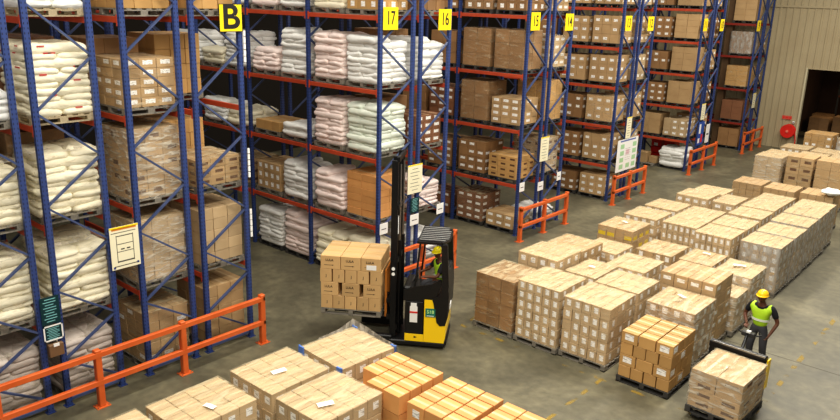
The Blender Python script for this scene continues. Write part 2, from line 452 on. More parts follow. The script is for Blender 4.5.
# faded yellow floor lines
YL = None
def line_mat():
    m, nt, N, L = newmat('faded_yellow_paint')
    out = N.new('ShaderNodeOutputMaterial'); mx = N.new('ShaderNodeMixShader'); tr = N.new('ShaderNodeBsdfTransparent')
    p = N.new('ShaderNodeBsdfPrincipled'); p.inputs['Base Color'].default_value = srgb(190,158,60); p.inputs['Roughness'].default_value = .6
    tc = N.new('ShaderNodeTexCoord'); nz = N.new('ShaderNodeTexNoise'); nz.inputs['Scale'].default_value = 2.6; nz.inputs['Detail'].default_value = 6
    L.new(tc.outputs['Object'], nz.inputs[0])
    rp = N.new('ShaderNodeMapRange'); rp.inputs['From Min'].default_value = .52; rp.inputs['From Max'].default_value = .62; rp.inputs['To Min'].default_value = 0; rp.inputs['To Max'].default_value = .32
    L.new(nz.outputs[0], rp.inputs[0]); L.new(rp.outputs[0], mx.inputs[0]); L.new(tr.outputs[0], mx.inputs[1]); L.new(p.outputs[0], mx.inputs[2]); L.new(mx.outputs[0], out.inputs[0])
    return m
YL = line_mat()
for i, (a, c, e, g) in enumerate([(3.0,3.12,9.6,3.22), (2.95,3.2,3.06,26), (9.5,-2,9.6,26), (3.0,-.35,9.6,-.25), (6.72,1.0,6.8,3.2)]):
    l = MB(); l.box(a, c, .001, e, g, .003, YL); struct('trim_%d' % (i+2), l)
jb = MB(); jb.box(9.7, 3.0, .0005, 20, 3.03, .002, surf('floor_joint_filler', srgb(84,80,70), .8)); jb.box(-8, 6.9, .0005, 20, 6.92, .002, MATS['floor_joint_filler']); struct('trim_7', jb)

# ------------------------------------------------------------------ racks
BR = 2.68; POSTW = .10; POSTD = .08
LV = [1.65, 3.44, 5.20, 7.0]
LVF = [1.36, 2.89, 4.38, 5.83, 7.25]
LV9 = [1.40, 3.18, 4.89, 6.55]
post_me = None
def post_mesh(h):
    k = ('post', h)
    if k in CACHE: return CACHE[k]
    b = MB()
    b.box(-POSTD/2, -POSTW/2, 0, POSTD/2, POSTW/2, h, BLUEP)
    CACHE[k] = b.mesh('upright'); return CACHE[k]
def plate_mesh():
    if 'plate' not in CACHE:
        b = MB(); b.box(-.07, -.08, 0, .07, .08, .012, BLUE)
        for y in (-.065, .065): b.tube([(.055,y,.01),(.055,y,.03)], .01, STEEL, 6)
        CACHE['plate'] = b.mesh('base_plate')
    return CACHE['plate']
OUT_N = [.25, 1.58, 3.05, 4.65, 6.4, 8.1]; INN_N = [.92, 2.3, 3.85, 5.5, 7.3]
def rack(signs, y0, y1, levels, bays, outer_right, label, H=8.4, beammat=None, lower=True, skip0=False):
    root = tag(empty('pallet_rack', (0, (y0+y1)/2, 0)), label, 'pallet rack', 'blue and orange pallet racks')
    d = (y1-y0)/2; bm = beammat or BEAM
    for i in range(bays+1):
        x = -BR*i-POSTD/2
        for s in (-1, 1):
            u = inst('upright', post_mesh(H), root, (x, s*(d-POSTW/2), 0))
            if i < 2: inst('base_plate', plate_mesh(), u)
        b = MB(); ro = d-POSTW/2
        oy, iy = (ro, -ro) if outer_right else (-ro, ro)
        seq = []
        for k in range(6):
            seq.append((oy, OUT_N[k]))
            if k < 5: seq.append((iy, INN_N[k]))
        for (ya, za), (yb, zb) in zip(seq, seq[1:]): b.bar((x,ya,za), (x,yb,zb), .035, .06, BRACE, up=(1,0,0))
        b.bar((x,-ro,.12), (x,ro,.12), .035, .05, BRACE)
        b.build('bracing', root)
    for i in range(bays):
        for z in levels:
            for s in (-1, 1):
                b = MB(); xa, xb = -BR*i-POSTD, -BR*(i+1); y = s*(d-.045)
                b.box(xb+.004, y-.025, z-.055, xa-.004, y+.025, z+.055, bm, c=.006)
                for xe in (xb+.004, xa-.044): b.box(xe, y-.05, z-.11, xe+.04, y-.025 if s < 0 else y+.05, z+.09, bm) if s < 0 else b.box(xe, y+.025, z-.11, xe+.04, y+.05, z+.09, bm)
                b.build('beam', root)
    return root
RB = [(-6.25,-5.09,1), (-4.85,-3.70,1), (-3.21,-2.04,0), (-1.81,-.62,1)]
lab = ['blue pallet rack of cream sacks cut off by the left edge of the photo', 'blue pallet rack holding cream sacks, back to back with the rack at the left edge',
       'blue pallet rack of wrapped cartons directly right of the cream rack diagram board', 'blue pallet rack whose end upright carries the yellow B sign']
for (a, c, o), l in zip(RB, lab): rack('B', a, c, LV if a < -4 else [1.74]+LV[1:], 2, bool(o), l)
R17 = (3.38,4.68); R16 = (4.88,6.13)
rack('17', *R17, LV, 4, False, 'long blue rack of white and pink sacks with yellow sign 17')
rack('16', *R16, LV, 2, True, 'blue rack with yellow sign 16, behind the forklift mast')
R15 = (9.87,11.1); R14 = (11.32,12.56)
rack('15', *R15, LV, 2, False, 'blue rack of brown wrapped cartons with yellow sign 15')
rack('14', *R14, LV, 2, True, 'blue rack with yellow sign 14 on its end upright')
R13 = (16.15,17.4); R12 = (17.6,18.85)
rack('13', *R13, LVF, 2, False, 'blue rack with yellow sign 13, behind the green and white board')
rack('12', *R12, LVF, 1, True, 'blue rack with yellow sign 12 on its end upright')
R11 = (23.76,24.95); R10 = (25.15,26.4)
rack('11', *R11, LVF, 2, False, 'blue rack with sack pile and red crates at its foot', )
rack('10', *R10, LVF, 1, True, 'blue rack with narrow yellow sign just left of the brown column')
R9 = (31.15,32.3); R8 = (32.42,33.5)
rack('9', *R9, LV9, 1, False, 'last blue rack with deep red beams beside the beige wall', beammat=BEAMD)
rack('8', *R8, LV9, 1, True, 'blue rack backing onto the last rack, touching the beige wall', beammat=BEAMD)
colb = MB(); colb.box(-1.66, 31.35, 0, -1.33, 31.75, 10, surf('brown_column_paint', srgb(104,80,54), .6, ncol=srgb(80,60,40), nscale=.8)); struct('column', colb, 'brown building column rising beside the loads of the last rack')

LVN = ['on floor', 'first beams', 'second beams', 'third beams', 'fourth beams', 'fifth beams']
used_labels = set()
def slotx(bay, s):  # s 0 = near the aisle end
    c = -BR*bay-POSTD/2-BR/2 + (.64 if s == 0 else -.64)
    return c
def rl(kind, rk, levels, signtxt, lvl, bay, s, h, **kw):
    """a palletised load on a rack: lvl 0 = floor, 1.. = beam level"""
    y0, y1 = rk; cx = slotx(bay, s); w = kw.pop('w', 1.14); d = kw.pop('d', 1.1)
    z0 = .003 if lvl == 0 else levels[lvl-1]+.056
    dy = kw.pop('dy', 0); dx = kw.pop('dx', 0); cy = (y0+y1)/2+dy
    if lvl == 0: d = min(d, y1-y0-.14)
    pos = ['end slot', 'second slot', 'third slot', 'fourth slot', 'fifth slot', 'sixth slot', 'seventh slot', 'eighth slot'][bay*2+s]
    desc = kw.pop('desc')
    label = '%s, %s, %s of %s' % (desc, pos, LVN[lvl], signtxt) if lvl else '%s on floor, %s of %s' % (desc, pos, signtxt)
    g = kw.pop('group', None) or ('pallet loads on ' + signtxt)
    X0, X1, Y0, Y1 = cx+dx-w/2, cx+dx+w/2, cy-d/2, cy+d/2
    if kind == 'sack':
        return sack_load('palletised_sacks', label, X0, X1, Y0, Y1, z0, z0+h, kw.pop('mat', S_WHITE), group=g, **kw)
    return carton_load('palletised_cartons', label, 'pallet load', X0, X1, Y0, Y1, z0, z0+h, kw.pop('nx',3), kw.pop('ny',3), kw.pop('nz',4), kw.pop('mat', KRAFT), group=g, **kw)
LB = [1.74]+LV[1:]
# rack at the left edge
T1 = 'leftmost rack'
for lvl, h, m in ((0,1.25,S_GREY),(1,1.3,S_CREAM),(2,1.2,S_CREAM),(3,.75,S_WHITE)):
    rl('sack', RB[0][:2], LV, T1, lvl, 0, 0, h, mat=m, desc='pile of %s sacks' % ('greyish' if m is S_GREY else 'cream' if m is S_CREAM else 'white'), lean=.15 if lvl == 0 else 0, film=lvl < 3)
T2 = 'rack behind teal notices'
rl('sack', RB[1][:2], LV, T2, 0, 0, 0, 1.2, mat=S_GREY, d=.98, desc='slumped greyish pink sacks', lean=.12, mess=.02, film=True)
rl('sack', RB[1][:2], LV, T2, 1, 0, 0, 1.35, mat=S_CREAM, desc='cream sacks under loose film', film=True)
rl('sack', RB[1][:2], LV, T2, 2, 0, 0, 1.25, mat=S_CREAM, desc='tall cream sack stack', mess=.03, film=True)
rl('sack', RB[1][:2], LV, T2, 3, 0, 0, 1.32, mat=S_CREAM, desc='cream sacks with red print', marks=True, pal=WOODL)
rl('sack', RB[1][:2], LV, T2, 4, 0, 0, 1.1, mat=S_WHITE, desc='white sacks', pal=WOODL)
rl('c', RB[1][:2], LV, T2, 2, 0, 1, 1.45, mat=BROWN, desc='tall dim brown cartons', style='plain', film='clear', nx=2, ny=2, nz=3)
rl('c', RB[1][:2], LV, T2, 3, 0, 1, 1.4, mat=DARKB, desc='dark brown wrapped block', style='bare', film='clear', nx=2, ny=2, nz=3)
rl('c', RB[0][:2], LV, T1, 2, 0, 1, 1.4, mat=BROWN, desc='dim brown cartons', style='plain', film=None, nx=2, ny=2, nz=3)
T3 = 'rack beside diagram board'
rl('c', RB[2][:2], LB, T3, 0, 0, 0, 1.25, mat=KRAFT, desc='low film-wrapped kraft cartons', style='label', mixed=.8, nx=3, ny=3, nz=5)
rl('c', RB[2][:2], LB, T3, 1, 0, 0, 1.4, mat=PALE, desc='pale cartons in glossy film', style='plain', film='heavy')
rl('c', RB[2][:2], LB, T3, 2, 0, 0, 1.5, mat=KRAFT, desc='kraft cartons in shiny stretch film', style='print', mixed=.5, film='heavy', nz=5)
rl('c', RB[2][:2], LB, T3, 3, 0, 0, 1.05, mat=KRAFT, desc='kraft cartons dotted with white labels', style='label', film='clear', nz=5, mixed=.3)
rl('c', RB[2][:2], LB, T3, 4, 0, 0, 1.1, mat=GOLD, desc='golden cartons', style='plain', film=None, nz=4)
rl('c', RB[2][:2], LB, T3, 3, 0, 1, 1.35, mat=BROWN, desc='tall plain brown cartons', style='plain', film=None)
T4 = 'rack with B sign'
rl('c', RB[3][:2], LB, T4, 0, 0, 0, 1.4, mat=KRAFT, desc='plain kraft cartons', style='plain', film=None, nz=5, mixed=.9)
rl('c', RB[3][:2], LB, T4, 1, 0, 0, 1.35, mat=PALE, desc='plain pale cartons five layers high', style='plain', film=None, nz=5)
rl('c', RB[3][:2], LB, T4, 2, 0, 0, .72, mat=KRAFT, desc='low film-topped kraft cartons', style='print', film='std', nz=3)
rl('c', RB[3][:2], LB, T4, 2, 0, 1, 1.35, mat=GOLD, desc='tall golden cartons', style='plain', film=None)
rl('c', RB[3][:2], LB, T4, 3, 0, 1, 1.4, mat=GOLD, desc='tall golden cartons', style='plain', film=None)
rl('c', RB[3][:2], LB, T4, 4, 0, 0, 1.0, mat=GOLD, desc='golden cartons', style='plain', film=None)
rl('c', RB[3][:2], LB, T4, 1, 0, 1, 1.3, mat=PALE, desc='pale cartons', style='plain', film=None)
# rack 17
T = 'rack 17'
S17 = [  # lvl, bay, s, h, mat
 (4,0,1,1.0,S_CREAM,'cream'),(4,1,0,1.1,S_WHITE,'white'),(4,1,1,1.0,S_PINK,'pink'),(4,2,0,1.0,S_WHITE,'white'),
 (3,0,0,1.25,S_WHITE,'white'),(3,0,1,1.28,S_PINK,'pink'),(3,1,0,1.3,S_WHITE,'white'),(3,1,1,.72,S_PINK,'pink'),(3,2,0,1.1,S_WHITE,'white'),(3,2,1,.55,S_CREAM,'cream'),(3,3,0,1.0,S_WHITE,'white'),
 (2,0,0,1.3,S_GREEN,'pale green'),(2,0,1,1.3,S_PINK,'pink'),(2,1,0,.45,S_WHITE,'white'),(2,2,0,.55,S_CREAM,'cream'),(2,2,1,.75,S_WHITE,'white'),
 (1,0,1,1.12,S_PINK,'pinkish'),(1,1,0,1.12,S_WHITE,'white'),
 (0,0,0,1.15,S_CREAM,'cream'),(0,0,1,1.05,S_CREAM,'cream'),(0,1,0,1.3,S_PINK,'pink'),(0,1,1,1.2,S_WHITE,'white')]
for lvl, bay, s, h, m, cn in S17:
    size = 'low' if h < .8 else 'tall'
    rl('sack', R17, LV, T, lvl, bay, s, h, mat=m, desc='%s pile of %s sacks' % (size, cn), mess=.03, pal=WOODP if lvl else WOODD)
rl('c', R17, LV, T, 4, 0, 0, 1.1, mat=GOLD, desc='golden cartons', style='labels', film=None)
rl('c', R17, LV, T, 1, 0, 0, 1.3, mat=ORANGE, desc='tall plain orange-brown cartons', style='plain', film=None, nx=2, ny=2, nz=6)
rl('c', R17, LV, T, 1, 1, 1, .95, mat=KRAFT, desc='kraft cartons with square white labels', style='labels', film=None, nx=4, ny=3, nz=3)
rl('c', R17, LV, T, 1, 2, 0, .9, mat=KRAFT, desc='wide kraft cartons', style='print', film='std', nz=3)
rl('c', R17, LV, T, 2, 1, 1, .42, mat=GOLD, desc='single low layer of khaki cartons', style='plain', film=None, nz=1)
T = 'rack 16'
for lvl, s, h, m, cn in ((3,0,1.2,S_WHITE,'white'),(1,0,.95,S_PINK,'pinkish white'),(0,0,1.0,S_WHITE,'white')):
    rl('sack', R16, LV, T, lvl, 0, s, h, mat=m, desc='pile of %s sacks' % cn)
rl('c', R16, LV, T, 2, 0, 0, .95, mat=DARKB, desc='dark brown labelled cartons', style='label', film=None, nz=4)
rl('c', R16, LV, T, 4, 0, 0, 1.1, mat=BROWN, desc='brown cartons', style='plain', film=None)
rl('c', R16, LV, T, 2, 0, 1, 1.3, mat=BROWN, desc='tall brown cartons', style='plain', film=None, nx=2, ny=2, nz=3)
rl('c', R16, LV, T, 3, 0, 1, 1.4, mat=BROWN, desc='tall brown cartons', style='plain', film=None, nx=2, ny=2, nz=3)
# rack 15
T = 'rack 15'
C15 = [(4,0,0,1.1,BROWN,'labels','brown labelled cartons',None),(4,0,1,1.1,BROWN,'labels','wrapped brown labelled cartons','clear'),
 (3,0,0,1.35,BROWN,'bare','tall brown film-wrapped block','clear'),(3,0,1,1.35,BROWN,'bare','tall brown film-wrapped block','clear'),
 (2,0,0,.98,KRAFT,'label','kraft cartons with small white labels',None),(2,0,1,1.42,BROWN,'bare','tall glossy brown cartons','clear'),
 (1,0,0,.9,GOLD,'print','khaki cartons with dark print',None),(1,0,1,1.2,BROWN,'label','brown cartons with paired white labels',None),
 (0,0,0,.62,KRAFT,'label','two low layers of labelled cartons',None),(0,0,1,1.1,DARKB,'label','reddish brown film-wrapped cartons','std'),
 (4,1,0,1.0,BROWN,'label','brown cartons',None),(3,1,0,1.2,BROWN,'bare','brown cartons',None),(2,1,0,1.1,DARKB,'label','dark brown labelled cartons',None),(1,1,0,1.1,BROWN,'label','brown labelled cartons',None),(0,1,0,.9,DARKB,'label','dark cartons',None),
 (2,1,1,1.2,BROWN,'bare','brown cartons',None)]
for lvl, bay, s, h, m, st, ds, fl in C15:
    rl('c', R15, LV, T, lvl, bay, s, h, mat=m, desc=ds, style=st, film=fl, nz=2 if h < .7 else 4 if st != 'bare' else 3, nx=3 if st != 'bare' else 2, ny=3 if st != 'bare' else 2, pal=WOODD, mixed=.2)
T = 'rack 14'
for lvl, h, m, st, ds, fl in ((4,1.0,KRAFT,'label','pale labelled cartons',None),(3,1.15,PALE,'label','pale cartons speckled with labels','std'),(2,1.45,GOLD,'plain','tall yellowish wrapped carton','clear'),(1,1.3,PALE,'print','pale wrapped cartons','heavy')):
    rl('c', R14, LV, T, lvl, 0, 0, h, mat=m, desc=ds, style=st, film=fl, nx=3, ny=3, nz=4 if st != 'plain' else 2, pal=WOODD)
rl('sack', R14, LV, T, 0, 0, 0, .5, mat=S_WHITE, desc='low pile of white sacks', pal=WOODD)
# racks 13 to 9, farther off
def far(rk, levels, signtxt, rows):
    for lvl, bay, s, h, m, st, ds, fl in rows:
        rl('c', rk, levels, signtxt, lvl, bay, s, h, mat=m, desc=ds, style=st, film=fl, nx=2 if st == 'plain' else 3, ny=3, nz=max(2, round(h/.33)), pal=WOODD, coarse=True, mixed=.15)
rows = []
for lvl in range(6):
    h = [.95,1.15,1.1,1.15,1.15,1.0][lvl]
    rows += [(lvl,0,0,h,KRAFT,'label','kraft cartons with rows of white labels','std' if lvl == 2 else None),(lvl,0,1,h-.05,BROWN if lvl < 3 else KRAFT,'label','narrow stack of labelled cartons',None)]
rows += [(lvl,1,0,1.1,BROWN,'label','dim brown labelled cartons',None) for lvl in (2,3,4)]
far(R13, LVF, 'rack 13', rows)
far(R12, LVF, 'rack 12', [(l,0,0,1.12,PALE if l % 2 else KRAFT,'label','film-wrapped labelled cartons','std') for l in (1,2,3,4,5)])
rows = []
for lvl in range(1,6):
    rows += [(lvl,0,0,[0,.95,1.15,1.2,1.2,1.1][lvl],KRAFT if lvl > 1 else PALE,'plain' if lvl > 1 else 'label','plain khaki carton block' if lvl > 1 else 'labelled pale cartons',None),
             (lvl,0,1,[0,1.1,1.0,.95,1.05,1.0][lvl],KRAFT if lvl == 1 else BROWN,'plain' if lvl == 1 else 'label','squat cartons with white labels' if lvl > 1 else 'plain khaki cartons',None)]
far(R11, LVF, 'rack beside green board', rows)
far(R10, LVF, 'rack before brown column', [(l,0,0,1.05,KRAFT if l % 2 else BROWN,'label','brown cartons glimpsed between uprights',None) for l in (1,2,3,4,5)])
far(R9, LV9, 'last numbered rack', [(0,0,0,1.1,BROWN,'plain','plain brown cartons',None),(1,0,0,1.15,DARKB,'plain','dark slatted-looking cartons',None),(2,0,0,1.2,GOLD,'plain','golden carton block in film','clear'),(3,0,0,1.25,BROWN,'bare','block wrapped in grey film','grey'),(4,0,0,1.3,KRAFT,'plain','pale kraft cartons',None)])
far(R8, LV9, 'rack against beige wall', [(0,0,0,1.1,BROWN,'label','dim brown cartons',None),(2,0,0,1.1,KRAFT,'label','dim kraft cartons',None),(3,0,0,1.1,KRAFT,'label','dim kraft cartons',None)])
# foot of the rack right of the green board
pw = tag(inst('pallet', pallet_mesh(1.1,1.0,WOODP), None, (-2.0,24.0,0)), 'bare grey wooden pallet on floor right of green board', 'pallet')
cb = inst('carton', carton_mesh(.62,.5,.5,KRAFT,'plain'), None, (-2.15,23.85,.142)); tag(cb, 'single kraft carton on grey pallet right of green board', 'carton')
cb = inst('carton', carton_mesh(.4,.4,.3,KRAFT,'plain'), None, (-1.62,24.0,.142)); tag(cb, 'small kraft carton beside larger one on grey pallet', 'carton')
sack_load('palletised_sacks', 'untidy pile of white sacks on pallet beside red crates', -1.35,-.15,23.84,24.86,.002,.95, S_WHITE, layers=6, pal=WOODD, mess=.06)
for i, x in enumerate((-2.04,-1.38)):
    r = tag(empty('crate', (x-.1, 25.6, 0)), ['red plastic crate stack behind bare pallet, left one', 'red plastic crate stack behind white sacks, right one'][i], 'crate', 'red crates')
    b = MB()
    for k in range(3):
        z = .02+k*.34; b.box(-.25,-.35,z,.25,.35,z+.3,RED,c=.02); b.box(-.27,-.37,z+.25,.27,.37,z+.31,RED,c=.01)
    b.build('crate_shell', r); l = MB(); l.box(-.1,-.376,.72,.1,-.37,.86,WHITE); l.build('label', r)

# ------------------------------------------------------------------ guards
def guard(y0, y1, label, mid=True, x=.42, n=3, yy=None):
    r = tag(empty('guard_rail', (x,(y0+y1)/2,0)), label, 'guard rail', 'orange guard rails at rack ends')
    ys = [y0-(y0+y1)/2+(y1-y0)*i/(n-1) for i in range(n)]
    if yy: ys = [v-(y0+y1)/2 for v in yy]
    for y in ys:
        b = MB(); b.box(-.06,y-.06,.012,.06,y+.06,1.16,GUARD,c=.012); b.box(-.1,y-.13,0,.1,y+.13,.014,GUARD)
        for sx in (-1,1):
            for sy in (-1,1): b.tube([(sx*.07,y+sy*.1,.01),(sx*.07,y+sy*.1,.03)], .012, STEEL, 6)
        b.build('post', r)
    for z in (1.06,.50):
        b = MB(); b.box(-.03,ys[0]-.06 if n < 4 else ys[0],z-.05,.06,ys[-1]+.06,z+.05,GUARD,c=.012)
        b.box(-.035,ys[0],z-.045,.066,ys[-1],z+.045,GUARD); b.build('rail', r)
    return r
guard(-6.1-.04, -.68, 'long orange guard rail in front of the racks by the B sign', n=4, yy=(-6.14,-4.39,-2.64,-.68))
guard(3.35, 6.1, 'orange guard rail mostly hidden behind the forklift')
guard(9.5, 12.32, 'orange guard rail at the foot of rack 15')
guard(15.84, 18.5, 'orange guard rail below the green and white board')
guard(23.22, 26.28, 'orange guard rail below the blue notice boards')
guard(30.29, 33.09, 'farthest orange guard rail beside the beige wall')

# ------------------------------------------------------------------ signs and boards (plane normal +X, text reading along +Y)
def text(s, parent, y, z, x, size, mat, bold=0, sx=1, name='lettering'):
    cu = bpy.data.curves.new(name, 'FONT'); cu.body = s; cu.size = size; cu.align_x = 'CENTER'; cu.align_y = 'CENTER'; cu.offset = bold; cu.extrude = .001
    cu.materials.append(mat)
    t = bpy.data.objects.new(name, cu); COL.objects.link(t); dg = bpy.context.evaluated_depsgraph_get(); dg.update(); tm = bpy.data.meshes.new_from_object(t.evaluated_get(dg)); bpy.data.objects.remove(t)
    o = bpy.data.objects.new(name, tm); COL.objects.link(o); o.parent = parent
    o.rotation_euler = (PI/2, 0, PI/2); o.location = (x, y, z); o.scale = (sx, 1, 1)
    return o
def hsign(s, y0, y1, z0, z1, label, bold=.012, sz=.5, sx=1.):
    r = tag(empty('number_sign' if s != 'B' else 'letter_sign', (.02,(y0+y1)/2,z0)), label, 'sign', 'yellow aisle signs' if s != 'B' else None)
    w, h = (y1-y0)/2, z1-z0
    b = MB(); b.box(0,-w,0,.012,w,h,SIGNY); b.build('panel', r)
    b = MB()
    for (a,c,e,g) in ((-w,0,w,.012),(-w,h-.012,w,h),(-w,0,-w+.01,h),(w-.01,0,w,h)): b.box(.0,a,c,.0135,e,g,INK)
    if s == 'B': b.build('border', r)
    b = MB(); b.bar((-.018,-w*.6,h*.5),(.0,-w*.6,h*.5),.02,.02,BLUE); b.bar((-.018,w*.6,h*.5),(0,w*.6,h*.5),.02,.02,BLUE); b.build('bracket', r)
    text(s, r, 0, h/2, .0145, sz, INK, bold, sx)
hsign('B', -1.17,-.63,6.76,7.3,'large square yellow sign with bold black letter B', bold=.014, sz=.66, sx=1.15)
for s, y0, w in (('17',3.46,.52),('16',5.55,.52),('15',9.95,.5),('14',11.98,.5),('13',16.26,.48),('12',18.15,.5),('11',23.8,.42),('10',25.8,.45),('9',31.0,.5)):
    zt = 7.27-(y0-3.4)*.0175
    hsign(s, y0, y0+w, zt-.54, zt, 'yellow sign with black number %s high on its rack' % s, bold=.004, sz=.46, sx=.7)
def board(y0, y1, z0, z1, label, kind, name='notice_board', x=.03):
    r = tag(empty(name, (x,(y0+y1)/2,z0)), label, 'notice', None)
    w, h = (y1-y0)/2, z1-z0
    base = {'diagram': SIGNC, 'list': SIGNC, 'strip': SIGNC, 'map': WHITE, 'teal': TEAL, 'tag': WHITE, 'blue': surf('blue_board', srgb(48,84,164), .5)}[kind]
    b = MB(); b.box(0,-w,0,.01,w,h,base); b.build('panel', r)
    p = MB(); X0, X1 = .0095, .0115
    if kind == 'diagram':
        p.box(X0,-w*.85,h*.92,X1,w*.85,h*.965,surf('sign_orange', srgb(214,130,40), .5)); p.box(X0,-w,h*.955,X1,w,h*.998,SIGNY)
        p.box(X0,-w*.9,h*.855,X1,w*.8,h*.87,GREY)
        for (a,c) in ((.16,.19),(.40,.415),(.58,.595),(.77,.79)): p.box(X0,-w*.55,h*a,X1,w*.6,h*c,GREY)
        for a in (-.57,.58): p.box(X0,w*a-.006,h*.15,X1,w*a+.006,h*.8,GREY)
        p.box(X0,-w*.3,h*.45,X1,-w*.05,h*.48,GREY); p.box(X0,w*.1,h*.45,X1,w*.35,h*.48,GREY)
        p.box(X0,-w*.85,h*.06,X1,w*.8,h*.08,GREY); p.box(X0,-w*.9,h*.02,X1,-w*.75,h*.07,BLUE); p.box(X0,w*.75,h*.05,X1,w*.9,h*.1,BLUE)
    elif kind in ('list','strip'):
        p.box(X0,-w,h*.955,X1,w,h*.999,SIGNY)
        for k in range(7): p.box(X0,-w*(.65 if k % 3 else .4),h*(.84-.12*k),X1,w*(.6 if k % 2 else .4),h*(.85-.12*k)+.004,GREY)
    elif kind == 'map':
        G = surf('pale_green_print', srgb(166,206,160), .6); P = surf('pale_blue_print', srgb(96,112,170), .6)
        p.box(X0,-w*.75,h*.925,X1,w*.75,h*.97,P)
        for yy in (-.7,-.05,.5):
            for k in range(4):
                if yy == -.05 and k != 0: continue
                p.box(X0,w*yy,h*(.08+.21*k),X1,w*(yy+.36),h*(.22+.21*k),G)
        p.box(X0,-w*.15,h*.5,X1,w*.2,h*.66,surf('pale_pink_print', srgb(220,190,196), .6))
        for k in range(6): p.box(X0,-w*.2,h*(.34+.07*k),X1,w*.3,h*(.345+.07*k),GREY)
    elif kind == 'teal':
        for k in range(9): p.box(X0,-w*(.7 if k % 2 else .5),h*(.1+.1*k),X1,w*(.65 if k % 3 else .4),h*(.115+.1*k)+.004,TEALT)
    elif kind == 'tag':
        p.box(X0,-w*.6,h*.42,X1,w*.6,h*.50,GREY)
    elif kind == 'blue':
        p.box(X0,-w*.7,h*.5,X1,-w*.1,h*.9,WHITE); p.box(X0,w*.1,h*.1,X1,w*.7,h*.45,RED); p.box(X0,-w*.8,h*.1,X1,-w*.2,h*.3,WHITE)
    p.build('printing', r)
    return r
board(-3.77,-3.2,2.43,3.26,'cream board with rack load diagram under yellow header strip','diagram')
r = board(-5.13,-4.8,1.74,2.26,'dark teal notice with pale print on the left rack uprights','teal')
r = board(-5.12,-4.79,1.42,1.72,'small dark notice in white frame below teal notice','teal')
b = MB()
for (a,c,e,g) in ((-.17,0,.17,.025),(-.17,.275,.17,.3),(-.17,0,-.145,.3),(.145,0,.17,.3)): b.box(.009,a,c,.016,e,g,WHITE)
b.build('white_frame', r)
sb = MB(); sb.box(0,-.13,0,.09,.13,.24,surf('brown_box_paint', srgb(120,92,64), .6),c=.01); sb.box(.09,-.05,.2,.1,.05,.26,WHITE); o = sb.build('document_box', None, (.03,-4.96,1.13)); tag(o, 'brown document box mounted below the white framed notice', 'box')
board(4.47,5.05,2.4,3.2,'cream notice with yellow header just right of forklift mast','list')
board(4.6,4.95,1.85,2.27,'dark teal notice below the cream notice by the forklift mast','teal')
board(4.6,4.95,1.5,1.8,'small white framed notice above the forklift roof','tag')
board(11.0,11.5,2.34,3.16,'cream notice with text lines between racks 15 and 14','list')
for y, z, w_, l in ((3.42,1.5,.3,'white tag on rack 17 upright near sacks beside the forklift load'),(5.72,1.6,.3,'white tag on rack 16 upright above the forklift roof'),(9.9,1.5,.28,'white tag on left upright of rack 15'),(11.0,1.34,.34,'white tag between racks 15 and 14, under the cream notice'),(12.2,1.5,.26,'white tag on right upright of rack 14')):
    board(y, y+w_, z, z+.3, l, 'tag', 'location_tag')
board(16.65,18.4,1.05,2.34,'large white board with pale green plan and blue title','map', x=.012)
board(17.2,17.62,2.36,3.2,'narrow cream notice strip above the green plan board','strip')
board(24.8,25.5,1.08,2.2,'blue board with white and red panels above guard rail','blue', x=.012)
board(24.85,25.3,2.3,3.05,'narrow cream strip above the blue board','strip')
board(25.75,26.2,1.1,2.0,'white panelled board right of the blue board','tag')
board(32.0,32.45,2.2,3.0,'small pale strip notice on rack beside the beige wall','strip')
for z, l in ((6.15,'vertical white label strip just below the B sign'),(3.72,'middle vertical white label strip on the B rack end upright'),(2.38,'lowest vertical white label strip on the B rack end upright')):
    wp = MB()
    for k in range(5): wp.box(-.02,-.024,k*.13,.004,.024,k*.13+.11,WHITE)
    tag(wp.build('label_strip', None, (.02,-.585,z)), l, 'label strip')

# ------------------------------------------------------------------ hose reel etc on the back wall
r = tag(empty('fire_hose_reel', (1.62,YW-.04,1.0)), 'round red fire hose reel on beige wall beside the doorway', 'hose reel')
b = MB(); b.tube([(0,-.02,0),(0,-.30,0)], .30, RED, 28); b.build('drum', r)
b = MB(); b.tube([(0,-.30,0),(0,-.34,0)], .36, RED, 28); b.tube([(0,0,0),(0,-.05,0)], .36, RED, 28); b.build('flange', r)
b = MB(); b.tube([(0,-.34,0),(0,-.38,0)], .07, surf('pale_red', srgb(232,130,110), .5), 12); b.build('hub', r)
b = MB(); b.tube([(.35,-.1,-.1),(.42,-.1,-.5),(.42,-.1,-1.0)], .03, RED, 8); b.build('pipe', r)
o = MB(); o.box(-.25,-.02,0,.25,0,.2,surf('fire_notice_red', srgb(206,90,74), .5)); 
for k in (-.17,0,.17): o.box(k-.05,-.023,.06,k+.05,-.02,.14,RED)
tag(o.build('fire_notice', None, (1.42,YW-.05,1.6)), 'small red notice above the hose reel', 'sign')
o = MB(); o.box(-.05,-.1,0,.05,0,.12,WHITE,c=.01); o.box(-.02,-.12,.03,.02,-.1,.08,GREY); tag(o.build('switch_box', None, (1.8,YW-.04,1.42)), 'tiny white switch box between red notice and doorway', 'switch box')

